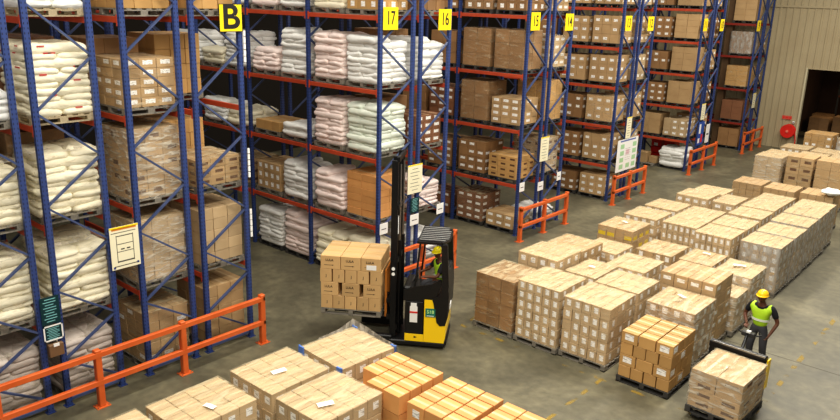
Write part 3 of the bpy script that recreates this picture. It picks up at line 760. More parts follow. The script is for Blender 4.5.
# ------------------------------------------------------------------ floor block of wrapped pallets
G0 = 'wrapped pallets in the floor block'
def fl(x0, x1, y0, y1, z, label, **kw):
    kw.setdefault('nx',4); kw.setdefault('ny',3); kw.setdefault('nz',5); kw.setdefault('mat',PALE); kw.setdefault('style','labels')
    m = kw.pop('mat')
    return carton_load('palletised_cartons', label, 'pallet load', x0,x1,y0,y1,.002,z, kw.pop('nx'),kw.pop('ny'),kw.pop('nz'), m, group=G0, **kw)
fl(3.22,4.32,3.38,4.54,1.38,'leftmost pallet of the block, brown film-banded cartons with reddish top', mat=BROWN, style='bare', film='std', nx=3, nz=4)
fl(4.37,5.49,3.40,4.60,1.5,'tall front-row pallet with many small white labels, second from left', nz=6, nx=5)
fl(5.53,6.66,3.46,4.66,1.42,'front-row pallet with four rows of labels, left of golden cartons', nz=5, nx=5, mixed=.15)
fl(5.58,6.68,4.72,5.84,1.42,'wrapped pallet directly behind the front-row one with four label rows')
fl(6.88,7.98,4.64,5.84,1.36,'film-wrapped pallet right behind the unwrapped golden cartons', film='heavy', mat=KRAFT)
fl(3.46,4.6,4.74,5.86,1.62,'tall cream-topped pallet at the block edge behind the leftmost pallet')
fl(3.5,4.6,5.92,7.02,1.57,'cream-topped pallet at block edge, before the yellow-taped one', mat=KRAFT)
fl(3.92,4.95,7.08,8.12,1.3,'low pallet tucked left of the yellow-taped pallet')
fl(4.68,5.5,4.95,6.15,1.38,'pallet with a white slip on top, second row of the block', nx=3)
fl(5.08,6.12,6.22,7.4,1.34,'pale-topped pallet in the middle, third row of block')
fl(5.05,6.05,7.95,9.12,1.3,'low pallet under the labelled wall of cartons, left one', mat=KRAFT, mixed=.5)
fl(6.1,7.0,8.22,9.38,1.22,'low pallet with white slips under the labelled carton wall', mat=KRAFT, nx=3)
fl(7.08,8.02,8.05,9.25,1.22,'low pallet with torn white paper on top, right block edge', film='heavy', nx=3)
fl(7.05,8.02,7.12,7.98,1.0,'lowest pallet squeezed behind the wide brown-topped one at the right edge', nx=3, ny=2, nz=3, film='heavy')
fl(6.6,7.92,5.92,7.02,1.64,'wide brown-topped pallet standing left of the walking worker', mat=KRAFT, style='label', mixed=.5, film='clear')
fl(3.56,4.66,8.6,9.76,1.5,'pallet banded with yellow tape at the left of the block', mat=KRAFT, style='yellow', mixed=.4)
fl(3.4,4.48,10.5,11.66,1.4,'pale pallet at block edge just past the yellow-taped one')
fl(3.5,4.58,11.72,12.88,1.45,'second pale pallet past the yellow-taped one at block edge')
fl(4.72,5.76,10.25,11.45,1.49,'pallet with two label rows forming the left of the carton wall', nx=6, nz=5)
fl(4.66,5.7,11.55,12.8,1.45,'pallet directly behind the left end of the labelled carton wall')
fl(5.8,6.84,9.95,11.1,1.5,'pallet with three label rows in the centre of the carton wall', nx=6, nz=5)
fl(5.8,6.84,11.15,12.3,1.5,'pallet just behind the centre of the labelled carton wall')
fl(6.9,7.98,10.4,11.6,1.4,'grey-filmed pallet at the right corner of the labelled carton wall', film='grey')
fl(6.9,7.98,11.66,12.9,1.4,'second grey-filmed pallet along the right edge of the block', film='grey')
fl(6.88,7.96,13.0,14.2,1.42,'third grey-filmed pallet along the right edge of the block', film='grey')
fl(6.86,7.94,14.28,15.5,1.42,'fourth grey-filmed pallet along the right edge of the block', film='grey')
fl(6.8,7.88,15.58,16.7,1.38,'fifth grey-filmed pallet along the right edge of the block', film='grey', coarse=True)
fl(5.78,6.8,12.55,13.7,1.5,'pale pallet in the fourth row inner column of the block', nx=3)
fl(5.74,6.78,13.8,15.0,1.5,'pale pallet left of the fourth grey-filmed pallet', nx=3)
fl(5.7,6.74,15.1,16.3,1.45,'dull pallet just in front of the unwrapped-looking orange pair', nx=3, coarse=True)
fl(3.72,4.82,13.6,14.7,1.52,'pallet with bluish label row standing out at the aisle edge', nx=4, coarse=True)
fl(3.78,4.86,14.78,15.9,1.45,'pallet behind the one with the bluish label row', coarse=True)
fl(4.92,5.66,13.6,14.9,1.5,'narrow pallet with tan sides behind the bluish-labelled one', coarse=True, nx=2)
fl(4.1,5.15,17.85,19.0,1.31,'flat tan-topped pallet in front of the tall wrapped stack, left one', mat=KRAFT, style='plain', film='clear', coarse=True)
fl(5.25,6.32,17.65,18.8,1.32,'flat tan-topped pallet in the middle before the tall stacks', mat=KRAFT, style='plain', film='clear', coarse=True)
fl(6.4,7.5,17.9,19.0,1.3,'flat tan-topped pallet with white film bunched at its corner', mat=KRAFT, style='plain', film='clear', coarse=True)
fl(3.75,4.8,21.2,22.3,1.76,'tall pale film-wrapped stack, left of the three behind tan pallets', mat=PALE, style='bare', film='heavy', coarse=True, nx=2)
fl(4.88,5.9,21.5,22.6,1.86,'tall stack with dark printed blocks, centre of three behind tan pallets', mat=KRAFT, style='print', film='clear', nx=2, ny=2, nz=5)
fl(5.98,7.05,21.4,22.5,1.88,'tall kraft stack, right of the three behind tan pallets', mat=KRAFT, style='plain', film='clear', coarse=True, nx=2)
fl(3.4,4.5,23.4,24.6,1.5,'pale pallet behind the left tall stack', coarse=True)
fl(3.5,4.66,25.5,26.7,1.5,'pale pallet nearest to the hose reel, left one', coarse=True)
fl(4.76,5.9,25.4,26.6,1.5,'pale pallet nearest the doorway, right of the hose reel pallets', coarse=True)
fl(4.7,5.8,23.4,24.6,1.6,'pale pallet behind the centre tall stack', coarse=True)
fl(5.95,7.0,23.2,24.4,1.7,'pale pallet behind the right tall stack', coarse=True)
fl(6.1,7.2,25.0,26.2,1.9,'white-filmed pallet by the right frame edge before the doorway', film='grey', coarse=True)
fl(3.75,5.0,28.2,29.4,1.85,'khaki wrapped pallet with two white labels right of the hose reel', mat=GOLD, style='label', film='clear', coarse=True, mixed=.7)
fl(5.2,6.3,28.0,29.2,1.8,'white-filmed pallet right of the khaki pallet at the doorway', film='grey', coarse=True)
fl(5.0,6.2,30.4,31.6,1.6,'dim kraft pallet standing in the doorway', mat=KRAFT, film=None, coarse=True)
# white bunched film
b = MB(); vs = []
def blob(name, loc, r, mat, sd, sq=(1,1,.5), label=None, cat=None):
    b = MB(); nu, nv = 18, 10; vs = []; fs = []
    for j in range(nv+1):
        ph = -PI/2+PI*j/nv
        for i in range(nu):
            th = 2*PI*i/nu; v = Vector((math.cos(th)*math.cos(ph)*sq[0], math.sin(th)*math.cos(ph)*sq[1], math.sin(ph)*sq[2]))*r
            v *= 1+.35*noise.noise(v*6/r*.4+Vector((sd,0,0)))
            vs.append(v)
    for j in range(nv):
        for i in range(nu): fs.append((j*nu+i, j*nu+(i+1)%nu, (j+1)*nu+(i+1)%nu, (j+1)*nu+i))
    b.add(vs, fs, mat); o = b.build(name, None, loc, smooth=True)
    if label: tag(o, label, cat)
    return o
blob('bunched_film', (7.35,18.1,1.46), .3, WHITE, 3, (1,1.1,.35), 'crumpled white film lying on the corner of a tan pallet', 'plastic film')
# stores beyond the doorway
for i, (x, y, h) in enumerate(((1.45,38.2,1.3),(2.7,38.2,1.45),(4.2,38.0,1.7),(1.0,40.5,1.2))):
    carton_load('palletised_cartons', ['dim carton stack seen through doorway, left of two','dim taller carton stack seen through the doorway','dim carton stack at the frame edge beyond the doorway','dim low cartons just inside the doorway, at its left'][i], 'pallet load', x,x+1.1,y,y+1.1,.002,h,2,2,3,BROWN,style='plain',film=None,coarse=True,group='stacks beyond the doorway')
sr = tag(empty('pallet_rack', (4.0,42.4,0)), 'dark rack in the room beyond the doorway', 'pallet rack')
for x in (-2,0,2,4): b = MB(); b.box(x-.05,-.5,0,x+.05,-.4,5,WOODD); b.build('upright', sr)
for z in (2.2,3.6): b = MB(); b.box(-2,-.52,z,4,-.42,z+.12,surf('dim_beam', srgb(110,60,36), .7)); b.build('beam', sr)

# ------------------------------------------------------------------ loose (unwrapped) carton stacks
def loose(x0, y0, z0, sizes, nx, ny, nz, mat, label, group, style='plain', jit=.006, rz=0, cx=None, top=None, name='carton', palmat=WOODD, pallabel=None, alt=False, skip=()):
    w, d, h = sizes; W, D = nx*w, ny*d
    C0 = Vector((x0+W/2, y0+D/2, 0)); Rm = Matrix.Rotation(rz, 4, 'Z')
    p = inst('pallet', pallet_mesh(round(W+.02,2), round(D+.02,2), palmat), None, (C0.x,C0.y,z0), rz); tag(p, pallabel, 'pallet')
    w0, d0, nx0, ny0 = w, d, nx, ny
    for k in range(nz):
        if alt: w, d, nx, ny = (w0, d0, nx0, ny0) if k % 2 == 0 else (W/ny0, D/nx0, ny0, nx0)
        for i in range(nx):
            for j in range(ny):
                if (i,j,k) in skip: continue
                st = style(i,j,k) if callable(style) else style
                q = C0+Rm @ Vector((-W/2+w*(i+.5)+random.uniform(-jit,jit), -D/2+d*(j+.5)+random.uniform(-jit,jit), z0+.142+h*k))
                if k == nz-1 and top: q.z += 0
                o = inst(name, carton_mesh(w-.014, d-.014, h-.003, mat, st), None, q, rz+random.uniform(-.01,.01))
                tag(o, label, 'carton', group)
loose(7.0,3.33,.001, (.275,.38,.25), 4,3,4, GOLD, 'golden brown unwrapped carton in front row stack beside the jack load', 'golden cartons at the block corner', jit=.004, alt=True,
      style=lambda i,j,k: 'bigl' if (k in (1,3) and i in (0,2) and j == 0) or (i == 3 and k in (0,2) and j == 1) else 'plain', pallabel='dark pallet under the golden unwrapped cartons in the front row')
LO = 'orange-brown carton with taped top in the stack right of the forklift base'
loose(4.84,-2.2,.001, (.37,.28,.34), 3,4,4, ORANGE, 'orange-brown carton in the stepped stack just below the forklift', 'orange cartons below the forklift', style='plain', jit=.005, pallabel='pallet under the stepped orange cartons below the forklift', skip=((0,0,3),))
loose(6.1,-2.2,.001, (.36,.28,.34), 3,4,4, ORANGE, 'orange-brown carton in the stack at the bottom edge, left part', 'orange cartons at the bottom edge', style=lambda i,j,k: 'labels' if i == 0 and j == 0 else 'plain', jit=.005, pallabel='pallet under the left orange cartons at the bottom edge')
loose(7.24,-2.22,.001, (.38,.28,.34), 3,4,4, ORANGE, 'orange-brown carton in the right stack at the bottom edge', 'orange cartons at the bottom edge, right', style='plain', jit=.005, pallabel='pallet under the right orange cartons at the bottom edge')
# near wrapped pallets, front left
def nearload(x0,x1,y0,y1,z,label, **kw):
    kw.setdefault('nx',4); kw.setdefault('ny',4)
    return carton_load('palletised_cartons', label, 'pallet load', x0,x1,y0,y1,.002,z,kw.pop('nx'),kw.pop('ny'),4,PALE,style='labels',film='std',group='wrapped pallets in the foreground', **kw)
nearload(3.32,4.48,-3.54,-2.3,1.5,'cream wrapped foreground pallet nearest to the guard rail end')
nearload(4.56,5.68,-3.56,-2.26,1.5,'cream wrapped pallet at bottom centre, left of the orange cartons')
nearload(3.35,4.42,-5.06,-3.74,1.5,'cream wrapped pallet at bottom left with dark marks on top')
nearload(3.3,4.4,-6.6,-5.15,1.5,'small visible corner of wrapped pallet at the lower left edge')
n4 = nearload(3.42,4.62,-2.12,-.84,1.44,'wrapped pallet with blue corner tape and raised film, left of forklift', rz=-.06)
b = MB()
for x, y in ((-.59,-.63),(.59,-.63),(.59,.63),(-.59,.63)):
    b.box(x-.014,y-.014,.6,x+.014,y+.014,1.47,BLUEFILM); b.box(x-.014 if x < 0 else x-.12,y-.016,1.05,x+.12 if x < 0 else x+.014,y+.016,1.46,BLUEFILM)
b.build('blue_tape', n4)
b = MB()  # raised film collar at the back
pts = [(-.6,-.2,1.42),(-.6,.3,1.45),(-.6,.63,1.56),(-.2,.64,1.52),(.2,.64,1.46),(.6,.64,1.44)]
vs = [(x,y,1.38) for x,y,z in pts]+[(x*1.02,y*1.02,z+.03) for x,y,z in pts]
b.add(vs, [(i,i+1,len(pts)+i+1,len(pts)+i) for i in range(len(pts)-1)], FILMG); b.build('film_collar', n4, smooth=True)

# paper slips on tops
PS = surf('slip_paper', srgb(240,234,220), .6)
def slip(x,y,z,w,d,rz,label):
    b = MB(); n = 4; vs = []; fs = []
    for i in range(n+1):
        for j in (0,1): vs.append((-w/2+w*i/n, (j-.5)*d, .006+.006*math.sin(i*1.3)))
    for i in range(n): fs.append((2*i,2*i+2,2*i+3,2*i+1))
    b.add(vs, fs, PS); tag(b.build('paper_slip', None, (x,y,z), rz), label, 'paper', 'paper slips on pallet tops')
slip(3.98,-3.0,1.53,.12,.26,-.2,'white slip on the foreground pallet by the guard rail end')
slip(5.3,-3.15,1.53,.12,.26,-.4,'white slip on the foreground pallet left of orange cartons')
slip(4.1,-4.4,1.53,.2,.1,.3,'white slip on the bottom left foreground pallet')
slip(6.55,9.0,1.27,.2,.08,.2,'white slip on the low pallet under the carton wall')
slip(7.5,8.7,1.27,.3,.12,.5,'torn white paper on low pallet at the right block edge')
slip(5.1,5.5,1.44,.16,.1,.2,'white slip on second row pallet')
slip(7.4,5.3,1.42,.2,.08,-.3,'white slip on film-wrapped pallet behind the golden cartons')
slip(4.1,9.2,1.55,.2,.08,-.3,'white slip on the yellow-taped pallet')

# ------------------------------------------------------------------ people
SKIN = surf('dark_brown_skin', srgb(96,58,38), .55)
VEST = surf('lime_safety_vest', srgb(196,236,60), .6, ncol=srgb(178,222,48), nscale=6)
NAVY = surf('black_tshirt', srgb(24,24,30), .85)
TROUS = surf('dark_grey_trousers', srgb(62,62,66), .85, ncol=srgb(76,76,80), nscale=5)
REFL = surf('silver_reflective_tape', srgb(222,226,210), .3)
HELM = surf('yellow_hard_hat', srgb(248,196,30), .3)
HELMG = surf('lime_yellow_hard_hat', srgb(250,232,20), .3)
SHOE = surf('black_boots', srgb(20,19,18), .5)
EYEW = surf('eye_white', srgb(228,222,214), .3); EYEB = surf('eye_dark', srgb(20,14,10), .2); LIP = surf('lip', srgb(112,60,50), .5)
def skin_obj(name, chains, mat, parent, sub=2, voxel=None, extra=None):
    """chains: list of (points [(x,y,z,r)...], attach index or None); grown with a Skin modifier and baked"""
    verts = []; edges = []; rad = []; roots = []
    for ch, at in chains:
        prev = at
        for n, (x,y,z,r) in enumerate(ch):
            verts.append((x,y,z)); rad.append(r); i = len(verts)-1
            if prev is not None: edges.append((prev,i))
            elif n == 0: roots.append(i)
            prev = i
    me = bpy.data.meshes.new(name); me.from_pydata(verts, edges, []); o = bpy.data.objects.new(name, me); COL.objects.link(o)
    m = o.modifiers.new('skin', 'SKIN'); m.use_smooth_shade = True; m.branch_smoothing = .6
    sv = me.skin_vertices[0].data if me.skin_vertices else None
    if sv is None:
        bm = bmesh.new(); bm.from_mesh(me); bm.verts.layers.skin.verify(); bm.to_mesh(me); bm.free(); sv = me.skin_vertices[0].data
    for i, r in enumerate(rad):
        rr = r if isinstance(r, tuple) else (r, r)
        sv[i].radius = rr; sv[i].use_root = i in roots
    s = o.modifiers.new('sub', 'SUBSURF'); s.levels = sub; s.render_levels = sub
    dg = bpy.context.evaluated_depsgraph_get(); dg.update()
    bake = bpy.data.meshes.new_from_object(o.evaluated_get(dg))
    bpy.data.objects.remove(o)
    if extra:
        bm = bmesh.new(); bm.from_mesh(bake)
        for e in extra:
            t = bpy.data.meshes.new('t'); t.from_pydata(e[0], [], e[1]); bm.from_mesh(t)
        bm.to_mesh(bake); bm.free()
    bake.materials.clear(); bake.materials.append(mat)
    o = bpy.data.objects.new(name, bake); COL.objects.link(o); o.parent = parent
    if voxel:
        r = o.modifiers.new('remesh', 'REMESH'); r.mode = 'VOXEL'; r.voxel_size = voxel; r.use_smooth_shade = True
    for p in bake.polygons: p.use_smooth = True
    return o
def head_geo(c, yaw, pitch, s=1.):
    """head with brow, eye hollows, nose, mouth, chin and ears; faces local -Y before yaw/pitch"""
    nu, nv = 28, 20; vs = []; fs = []
    M = Matrix.Translation(c) @ Matrix.Rotation(yaw,4,'Z') @ Matrix.Rotation(pitch,4,'X')
    for j in range(nv+1):
        ph = -PI/2+PI*j/nv
        for i in range(nu):
            th = 2*PI*i/nu; x = math.sin(th)*math.cos(ph); y = -math.cos(th)*math.cos(ph); z = math.sin(ph)
            X, Y, Z = x*.075, y*.095, z*.118
            if z < 0: X *= 1-.28*z*z; Y *= 1-.12*z*z
            front = max(0, -y)
            if front > .3:
                nose = math.exp(-((X/.016)**2+((Z+.008)/.026)**2)); Y -= .024*nose
                nt = math.exp(-((X/.020)**2+((Z+.024)/.012)**2)); Y -= .008*nt
                for sx in (-1,1): Y += .012*math.exp(-(((X-sx*.032)/.016)**2+((Z-.012)/.011)**2))
                Y -= .006*math.exp(-((Z-.034)/.012)**2)*front
                Y -= .006*math.exp(-((X/.022)**2+((Z+.052)/.010)**2))
                Y -= .012*math.exp(-((X/.024)**2+((Z+.095)/.018)**2))
            ear = math.exp(-(((Y-.01)/.018)**2+((Z-.0)/.03)**2))*(abs(x) > .75); X += math.copysign(.016*ear, x) if ear > .01 else 0
            vs.append(M @ (Vector((X,Y,Z))*s))
    for j in range(nv):
        for i in range(nu): fs.append((j*nu+i, j*nu+(i+1)%nu, (j+1)*nu+(i+1)%nu, (j+1)*nu+i))
    return (vs, fs), M
def small_sphere(b, c, r, mat, sq=(1,1,1), n=8):
    vs = []; fs = []
    for j in range(n+1):
        ph = -PI/2+PI*j/n
        for i in range(n*2):
            th = PI*i/n; vs.append(Vector(c)+Vector((math.cos(th)*math.cos(ph)*sq[0]*r, math.sin(th)*math.cos(ph)*sq[1]*r, math.sin(ph)*sq[2]*r)))
    m = n*2
    for j in range(n):
        for i in range(m): fs.append((j*m+i, j*m+(i+1)%m, (j+1)*m+(i+1)%m, (j+1)*m+i))
    b.add(vs, fs, mat)
def hand_chains(wr, d, palm, side):
    """five finger chains from the palm; d hand direction, palm = palm normal (fingers curl towards it), side = thumb side"""
    wr, d, palm, side = Vector(wr), Vector(d).normalized(), Vector(palm).normalized(), Vector(side).normalized()
    out = []
    k = wr+d*.075
    for off, L in ((.030,.070),(.010,.080),(-.010,.075),(-.029,.058)):
        a = k+side*off-d*.02; b = k+side*off*1.1+d*L*.42+palm*.006; c = b+d*L*.25+palm*L*.34; e = c-d*L*.10+palm*L*.34
        out.append(([(*a,.010),(*b,.009),(*c,.0085),(*e,.0075)], None))
    a = wr+d*.03+side*.02; b = a+side*.032+d*.026; c = b+d*.03+side*.004+palm*.018
    out.append(([(*a,.012),(*b,.010),(*c,.0085)], None))
    return out
def helmet(parent, M, mat):
    b = MB(); vs = []; fs = []; nu, nv = 28, 8
    for j in range(nv+1):
        ph = PI/2*j/nv
        for i in range(nu):
            th = 2*PI*i/nu; ridge = 1+.03*math.exp(-(math.sin(th)/.15)**2)
            vs.append(M @ Vector((math.sin(th)*math.cos(ph)*.108, -math.cos(th)*math.cos(ph)*.128+.008, .045+math.sin(ph)*.105*ridge)))
    for j in range(nv):
        for i in range(nu): fs.append((j*nu+i, j*nu+(i+1)%nu, (j+1)*nu+(i+1)%nu, (j+1)*nu+i))
    b.add(vs, fs, mat)
    vs = []; fs = []
    for i in range(nu):
        th = 2*PI*i/nu; f = max(0, math.cos(th))**2; r = 1.06+.28*f
        for (k, z) in ((1.0,.046),(r,.040-.012*f),(r,.034-.012*f),(.98,.038)): vs.append(M @ Vector((math.sin(th)*.108*k, -math.cos(th)*.128*k+.008, z)))
    for i in range(nu):
        for k in range(4): a, c = i*4+k, i*4+(k+1)%4; n = ((i+1)%nu)*4; fs.append((a, c, n+(k+1)%4, n+k))
    b.add(vs, fs, mat)
    return b.build('hard_hat', parent, smooth=True)
def face_bits(parent, M):
    for sx in (-1,1):
        b = MB(); small_sphere(b, M @ Vector((sx*.032,-.078,.012)), .011, EYEW); c = M @ Vector((sx*.032,-.0875,.012)); small_sphere(b, c, .005, EYEB, n=6); b.build('eye', parent, smooth=True)
    b = MB(); small_sphere(b, M @ Vector((0,-.091,-.055)), .02, LIP, (1.1,.35,.32)); b.build('mouth', parent, smooth=True)
def person(root, J, headyaw, headpitch, mats, standing=True):
    """J: joints in root-local coordinates. faces -Y."""
    g = lambda n, r: (*J[n], r)
    pel, ch, nk = Vector(J['pelvis']), Vector(J['chest']), Vector(J['neck'])
    mid = pel.lerp(ch, .5)
    chains = [([(*pel,(.125,.095)), (*mid,(.115,.085)), (*ch,(.135,.095)), (*nk,.052), (*Vector(J['head']).lerp(nk,.4),.048)], None)]
    fingers = []
    n0 = 5
    idx = 5
    for s in ('L','R'):
        chains.append(([g('sh'+s,.058), g('el'+s,.042), g('wr'+s,.028), (*(Vector(J['wr'+s])+Vector(J['hd'+s]).normalized()*.065), (.038,.016))], 2)); idx += 4
    for s in ('L','R'):
        chains.append(([g('hp'+s,.085), g('kn'+s,.055), g('an'+s,.036), (*J['to'+s],.03)], 0))
    for s in ('L','R'):
        fingers += hand_chains(J['wr'+s], J['hd'+s], J['pn'+s], J['th'+s])
    hg, M = head_geo(Vector(J['head']), headyaw, headpitch)
    body = skin_obj('body', chains+fingers, SKIN, root, 2, voxel=.0075, extra=[hg])
    # clothes
    sh = [([(*pel.lerp(mid,-.15),(.150,.118)), (*mid,(.130,.100)), (*ch,(.152,.112)), (*ch.lerp(nk,.75),.075)], None)]
    for s in ('L','R'):
        e = Vector(J['sh'+s]).lerp(Vector(J['el'+s]), .78); sh.append(([g('sh'+s,.074), (*e,.062)], 2))
    skin_obj('tshirt', sh, mats['shirt'], root, 2)
    vs_ = [([(*pel.lerp(mid,-.2),(.172,.138)), (*mid,(.168,.128)), (*ch,(.205,.138)), (*ch.lerp(nk,.7),(.165,.110))], None)]
    for s in ('L','R'): vs_.append(([(*Vector(J['sh'+s]).lerp(ch,.25),.11), (*Vector(J['sh'+s]).lerp(ch,-.04),.098)], 2))
    skin_obj('safety_vest', vs_, VEST, root, 2)
    tr = [([(*pel,(.150,.115)), (*pel.lerp(mid,.7),(.138,.105))], None)]
    for s in ('L','R'):
        an = Vector(J['an'+s]); kn = Vector(J['kn'+s]); tr.append(([g('hp'+s,.098), (*kn,.075), (*kn.lerp(an,.93),.06)], 0))
    skin_obj('trousers', tr, mats['trousers'], root, 2)
    for s in ('L','R'):
        an, to = Vector(J['an'+s]), Vector(J['to'+s])
        skin_obj('boot', [([(an.x,an.y,an.z+.05,.052), (an.x,an.y+.02,an.z-.02,.054), (*an.lerp(to,.6),.048), (*to,(.044,.034))], None)], SHOE, root, 2)
    b = MB()
    def band(c, rx, ry, h):
        vs = []; fs = []; n = 24
        for i in range(n):
            th = 2*PI*i/n
            for z in (-h/2,h/2): vs.append((c.x+math.cos(th)*rx, c.y+math.sin(th)*ry, c.z+z))
        for i in range(n): fs.append((2*i, (2*i+2)%(2*n), (2*i+3)%(2*n), 2*i+1))
        b.add(vs, fs, REFL)
    band(pel.lerp(ch,.5), .178, .138, .05)
    b.build('reflective_band', root, smooth=True)
    face_bits(root, M); helmet(root, M, mats['helmet'])
    return M
# walking worker at the pallet truck; local frame faces -Y
wk = tag(empty('person', (8.90,5.93,0), -.12), 'standing person in lime safety vest and yellow hard hat behind the jack load', 'person')
J = dict(pelvis=(0,.0,.95), chest=(0,-.03,1.30), neck=(0,-.04,1.50), head=(-.01,-.075,1.60),
 shL=(-.20,-.02,1.41), elL=(-.31,-.03,1.13), wrL=(-.17,-.23,1.03), hdL=(.25,-.9,-.15), pnL=(.3,.2,-1), thL=(1,.2,.1),
 shR=(.20,-.02,1.41), elR=(.33,.0,1.12), wrR=(.26,-.14,.88), hdR=(-.1,-.5,-.8), pnR=(-1,.1,.1), thR=(0,-1,.3),
 hpL=(-.10,0,.88), knL=(-.12,-.05,.50), anL=(-.13,.03,.09), toL=(-.14,-.15,.04),
 hpR=(.10,0,.88), knR=(.12,.0,.50), anR=(.13,.12,.09), toR=(.15,-.05,.04))
wk.scale = (1.07,1.07,1.05)
person(wk, J, .15, -.08, dict(shirt=NAVY, trousers=TROUS, helmet=HELM))

# ------------------------------------------------------------------ pedestrian pallet truck with its load
PX, PY, PR = 9.11, 3.56, -.04
jt = tag(empty('pallet_truck', (PX,PY,0), PR), 'black and yellow powered pallet truck under the worker\'s wrapped load', 'pallet truck')
b = MB()
b.box(-.52,.66,.05,.42,.86,.62,BLK,c=.03); b.build('chassis', jt)
b = MB(); b.box(-.68,.64,.98,.42,.78,1.12,BLK,c=.02); b.box(-.66,.64,.12,-.60,.76,1.0,BLK); b.box(.34,.64,.12,.40,.76,1.0,BLK)
b.box(-.62,.642,1.10,.40,.66,1.13,STEEL); b.build('load_guard', jt)
b = MB(); b.box(.43,.68,.45,.46,.84,1.06,YEL,c=.008); b.build('yellow_side_panel', jt)
for x in (-.28,.28):
    b = MB(); b.box(x-.09,-.62,.075,x+.09,.66,.125,BLKM,c=.01); b.build('fork', jt)
    b = MB(); b.tube([(x-.05,-.5,.05),(x+.05,-.5,.05)], .045, GREY, 12); b.build('wheel', jt)
b = MB(); b.tube([(-.07,.8,.11),(.07,.8,.11)], .11, GREY, 16); b.build('wheel', jt)
b = MB(); b.tube([(-.1,.86,.6),(-.22,1.2,.85),(-.33,1.72,1.0)], [.04,.035,.03], BLKM, 10); b.build('tiller', jt)
b = MB(); b.box(-.45,1.70,.95,-.17,1.80,1.06,GREY,c=.02); b.tube([(-.47,1.76,1.0),(-.54,1.80,1.02),(-.50,1.88,1.03)], .016, BLK, 8); b.tube([(-.16,1.76,1.0),(-.08,1.80,1.02),(-.12,1.88,1.03)], .016, BLK, 8)
b.box(-.34,1.68,1.05,-.26,1.76,1.09,WHITE); b.build('tiller_head', jt)
b = MB(); small_sphere(b, (-.36,.82,.78), .06, YEL, (1,.6,1)); b.bar((-.36,.82,.6),(-.36,.82,.75),.03,.03,BLK); b.build('emergency_stop', jt)
ld = carton_load('palletised_cartons', 'wrapped kraft cartons on the pallet truck in front of the standing worker', 'pallet load', PX-.5,PX+.5,PY-.62,PY+.58,.128,1.03,2,2,4,KRAFT,style='print',film='heavy',rz=PR,pal=WOODD,mixed=.5,sag=.05)
# ------------------------------------------------------------------ reach truck
A = Vector((2.55,1.17,0)); ANG = math.radians(33.3)
ft = tag(empty('forklift', A, ANG), 'black and yellow reach truck forklift lifting a pallet of cartons', 'forklift')
# local: +X = towards the counterweight end, +Y = away from the camera, forks point to -X
b = MB(); b.box(-.02,.02,.05,1.24,1.18,.16,BLK,c=.02); b.box(1.0,.1,.04,1.27,1.1,.2,BLK,c=.04); b.build('chassis', ft)
for y in (.03,1.02):
    b = MB(); b.box(-.86,y,.03,.05,y+.15,.24,BLK,c=.02); b.build('support_leg', ft)
    b = MB(); b.tube([(-.72,y+.02,.075),(-.72,y+.13,.075)], .075, GREY, 16); b.build('wheel', ft)
b = MB(); b.tube([(1.0,.52,.12),(1.0,.68,.12)], .12, GREY, 16); b.build('wheel', ft)
b = MB(); b.box(.34,.02,.17,.76,1.18,1.12,BLK,c=.02); b.build('battery_cover', ft)
b = MB(); b.box(.345,.008,.17,.765,.024,.34,YEL); b.prism([(.55,.24),(.62,.27),(.55,.30)], .006,.009, INK); b.build('yellow_skirt', ft)
b = MB(); b.prism([(.77,.17),(1.22,.17),(1.25,.3),(1.25,.62),(1.06,.68),(.98,1.12),(.94,1.18),(.77,1.18)], .01, 1.19, YEL); b.build('yellow_body', ft)
b = MB(); b.prism([(.94,1.2),(.97,1.1),(1.05,.66),(1.12,.58),(1.24,.6),(1.29,.8),(1.30,1.3),(1.26,1.75),(1.16,1.78),(1.12,1.3),(.98,1.22)], .0, 1.2, BLK); b.build('rear_cowl', ft)
b = MB(); b.box(.30,.03,1.12,.80,1.17,1.22,BLK,c=.03); b.box(.28,.1,1.2,.46,.9,1.42,BLK,c=.04); b.build('console', ft)
b = MB(); b.prism([(.30,1.12),(.98,1.12),(1.14,1.56),(1.10,1.66),(.92,1.54),(.55,1.46),(.30,1.36)], .02, .07, BLK); b.build('side_panel', ft)
b = MB(); b.tube([(.46,.5,1.4),(.52,.5,1.5)], .02, BLK, 8); b.tube([(.53+.0,.5+.1*math.cos(t*PI/8),1.5+.1*math.sin(t*PI/8)) for t in range(17)], .012, BLK, 6); b.build('steering_wheel', ft)
b = MB(); b.box(.80,.36,1.12,1.18,.88,1.24,GREY,c=.03); b.box(1.10,.38,1.22,1.18,.86,1.75,GREY,c=.03); b.build('seat', ft)
b = MB(); b.box(.45,.012,.62,.62,.019,1.0,WHITE); b.box(.45,.008,.84,.62,.012,.88,RED); b.box(.47,.012,1.0,.6,.019,1.08,WHITE); b.build('data_label', ft)
b = MB(); b.box(.80,.0,.78,1.02,.009,.98,GREENS); b.build('green_sticker', ft)
t = text('S18', ft, 0, 0, 0, .11, surf('pale_green_ink', srgb(196,236,150), .5), .002, 1.0, 'sticker_lettering'); t.rotation_euler = (PI/2,0,0); t.location = (.91,-.003,.90)
b = MB(); b.box(.83,-.002,.80,.99,.0,.815,WHITE); b.build('sticker_underline', ft)
b = MB(); b.box(1.285,.35,.85,1.31,.6,.98,WHITE); b.build('rear_label', ft)
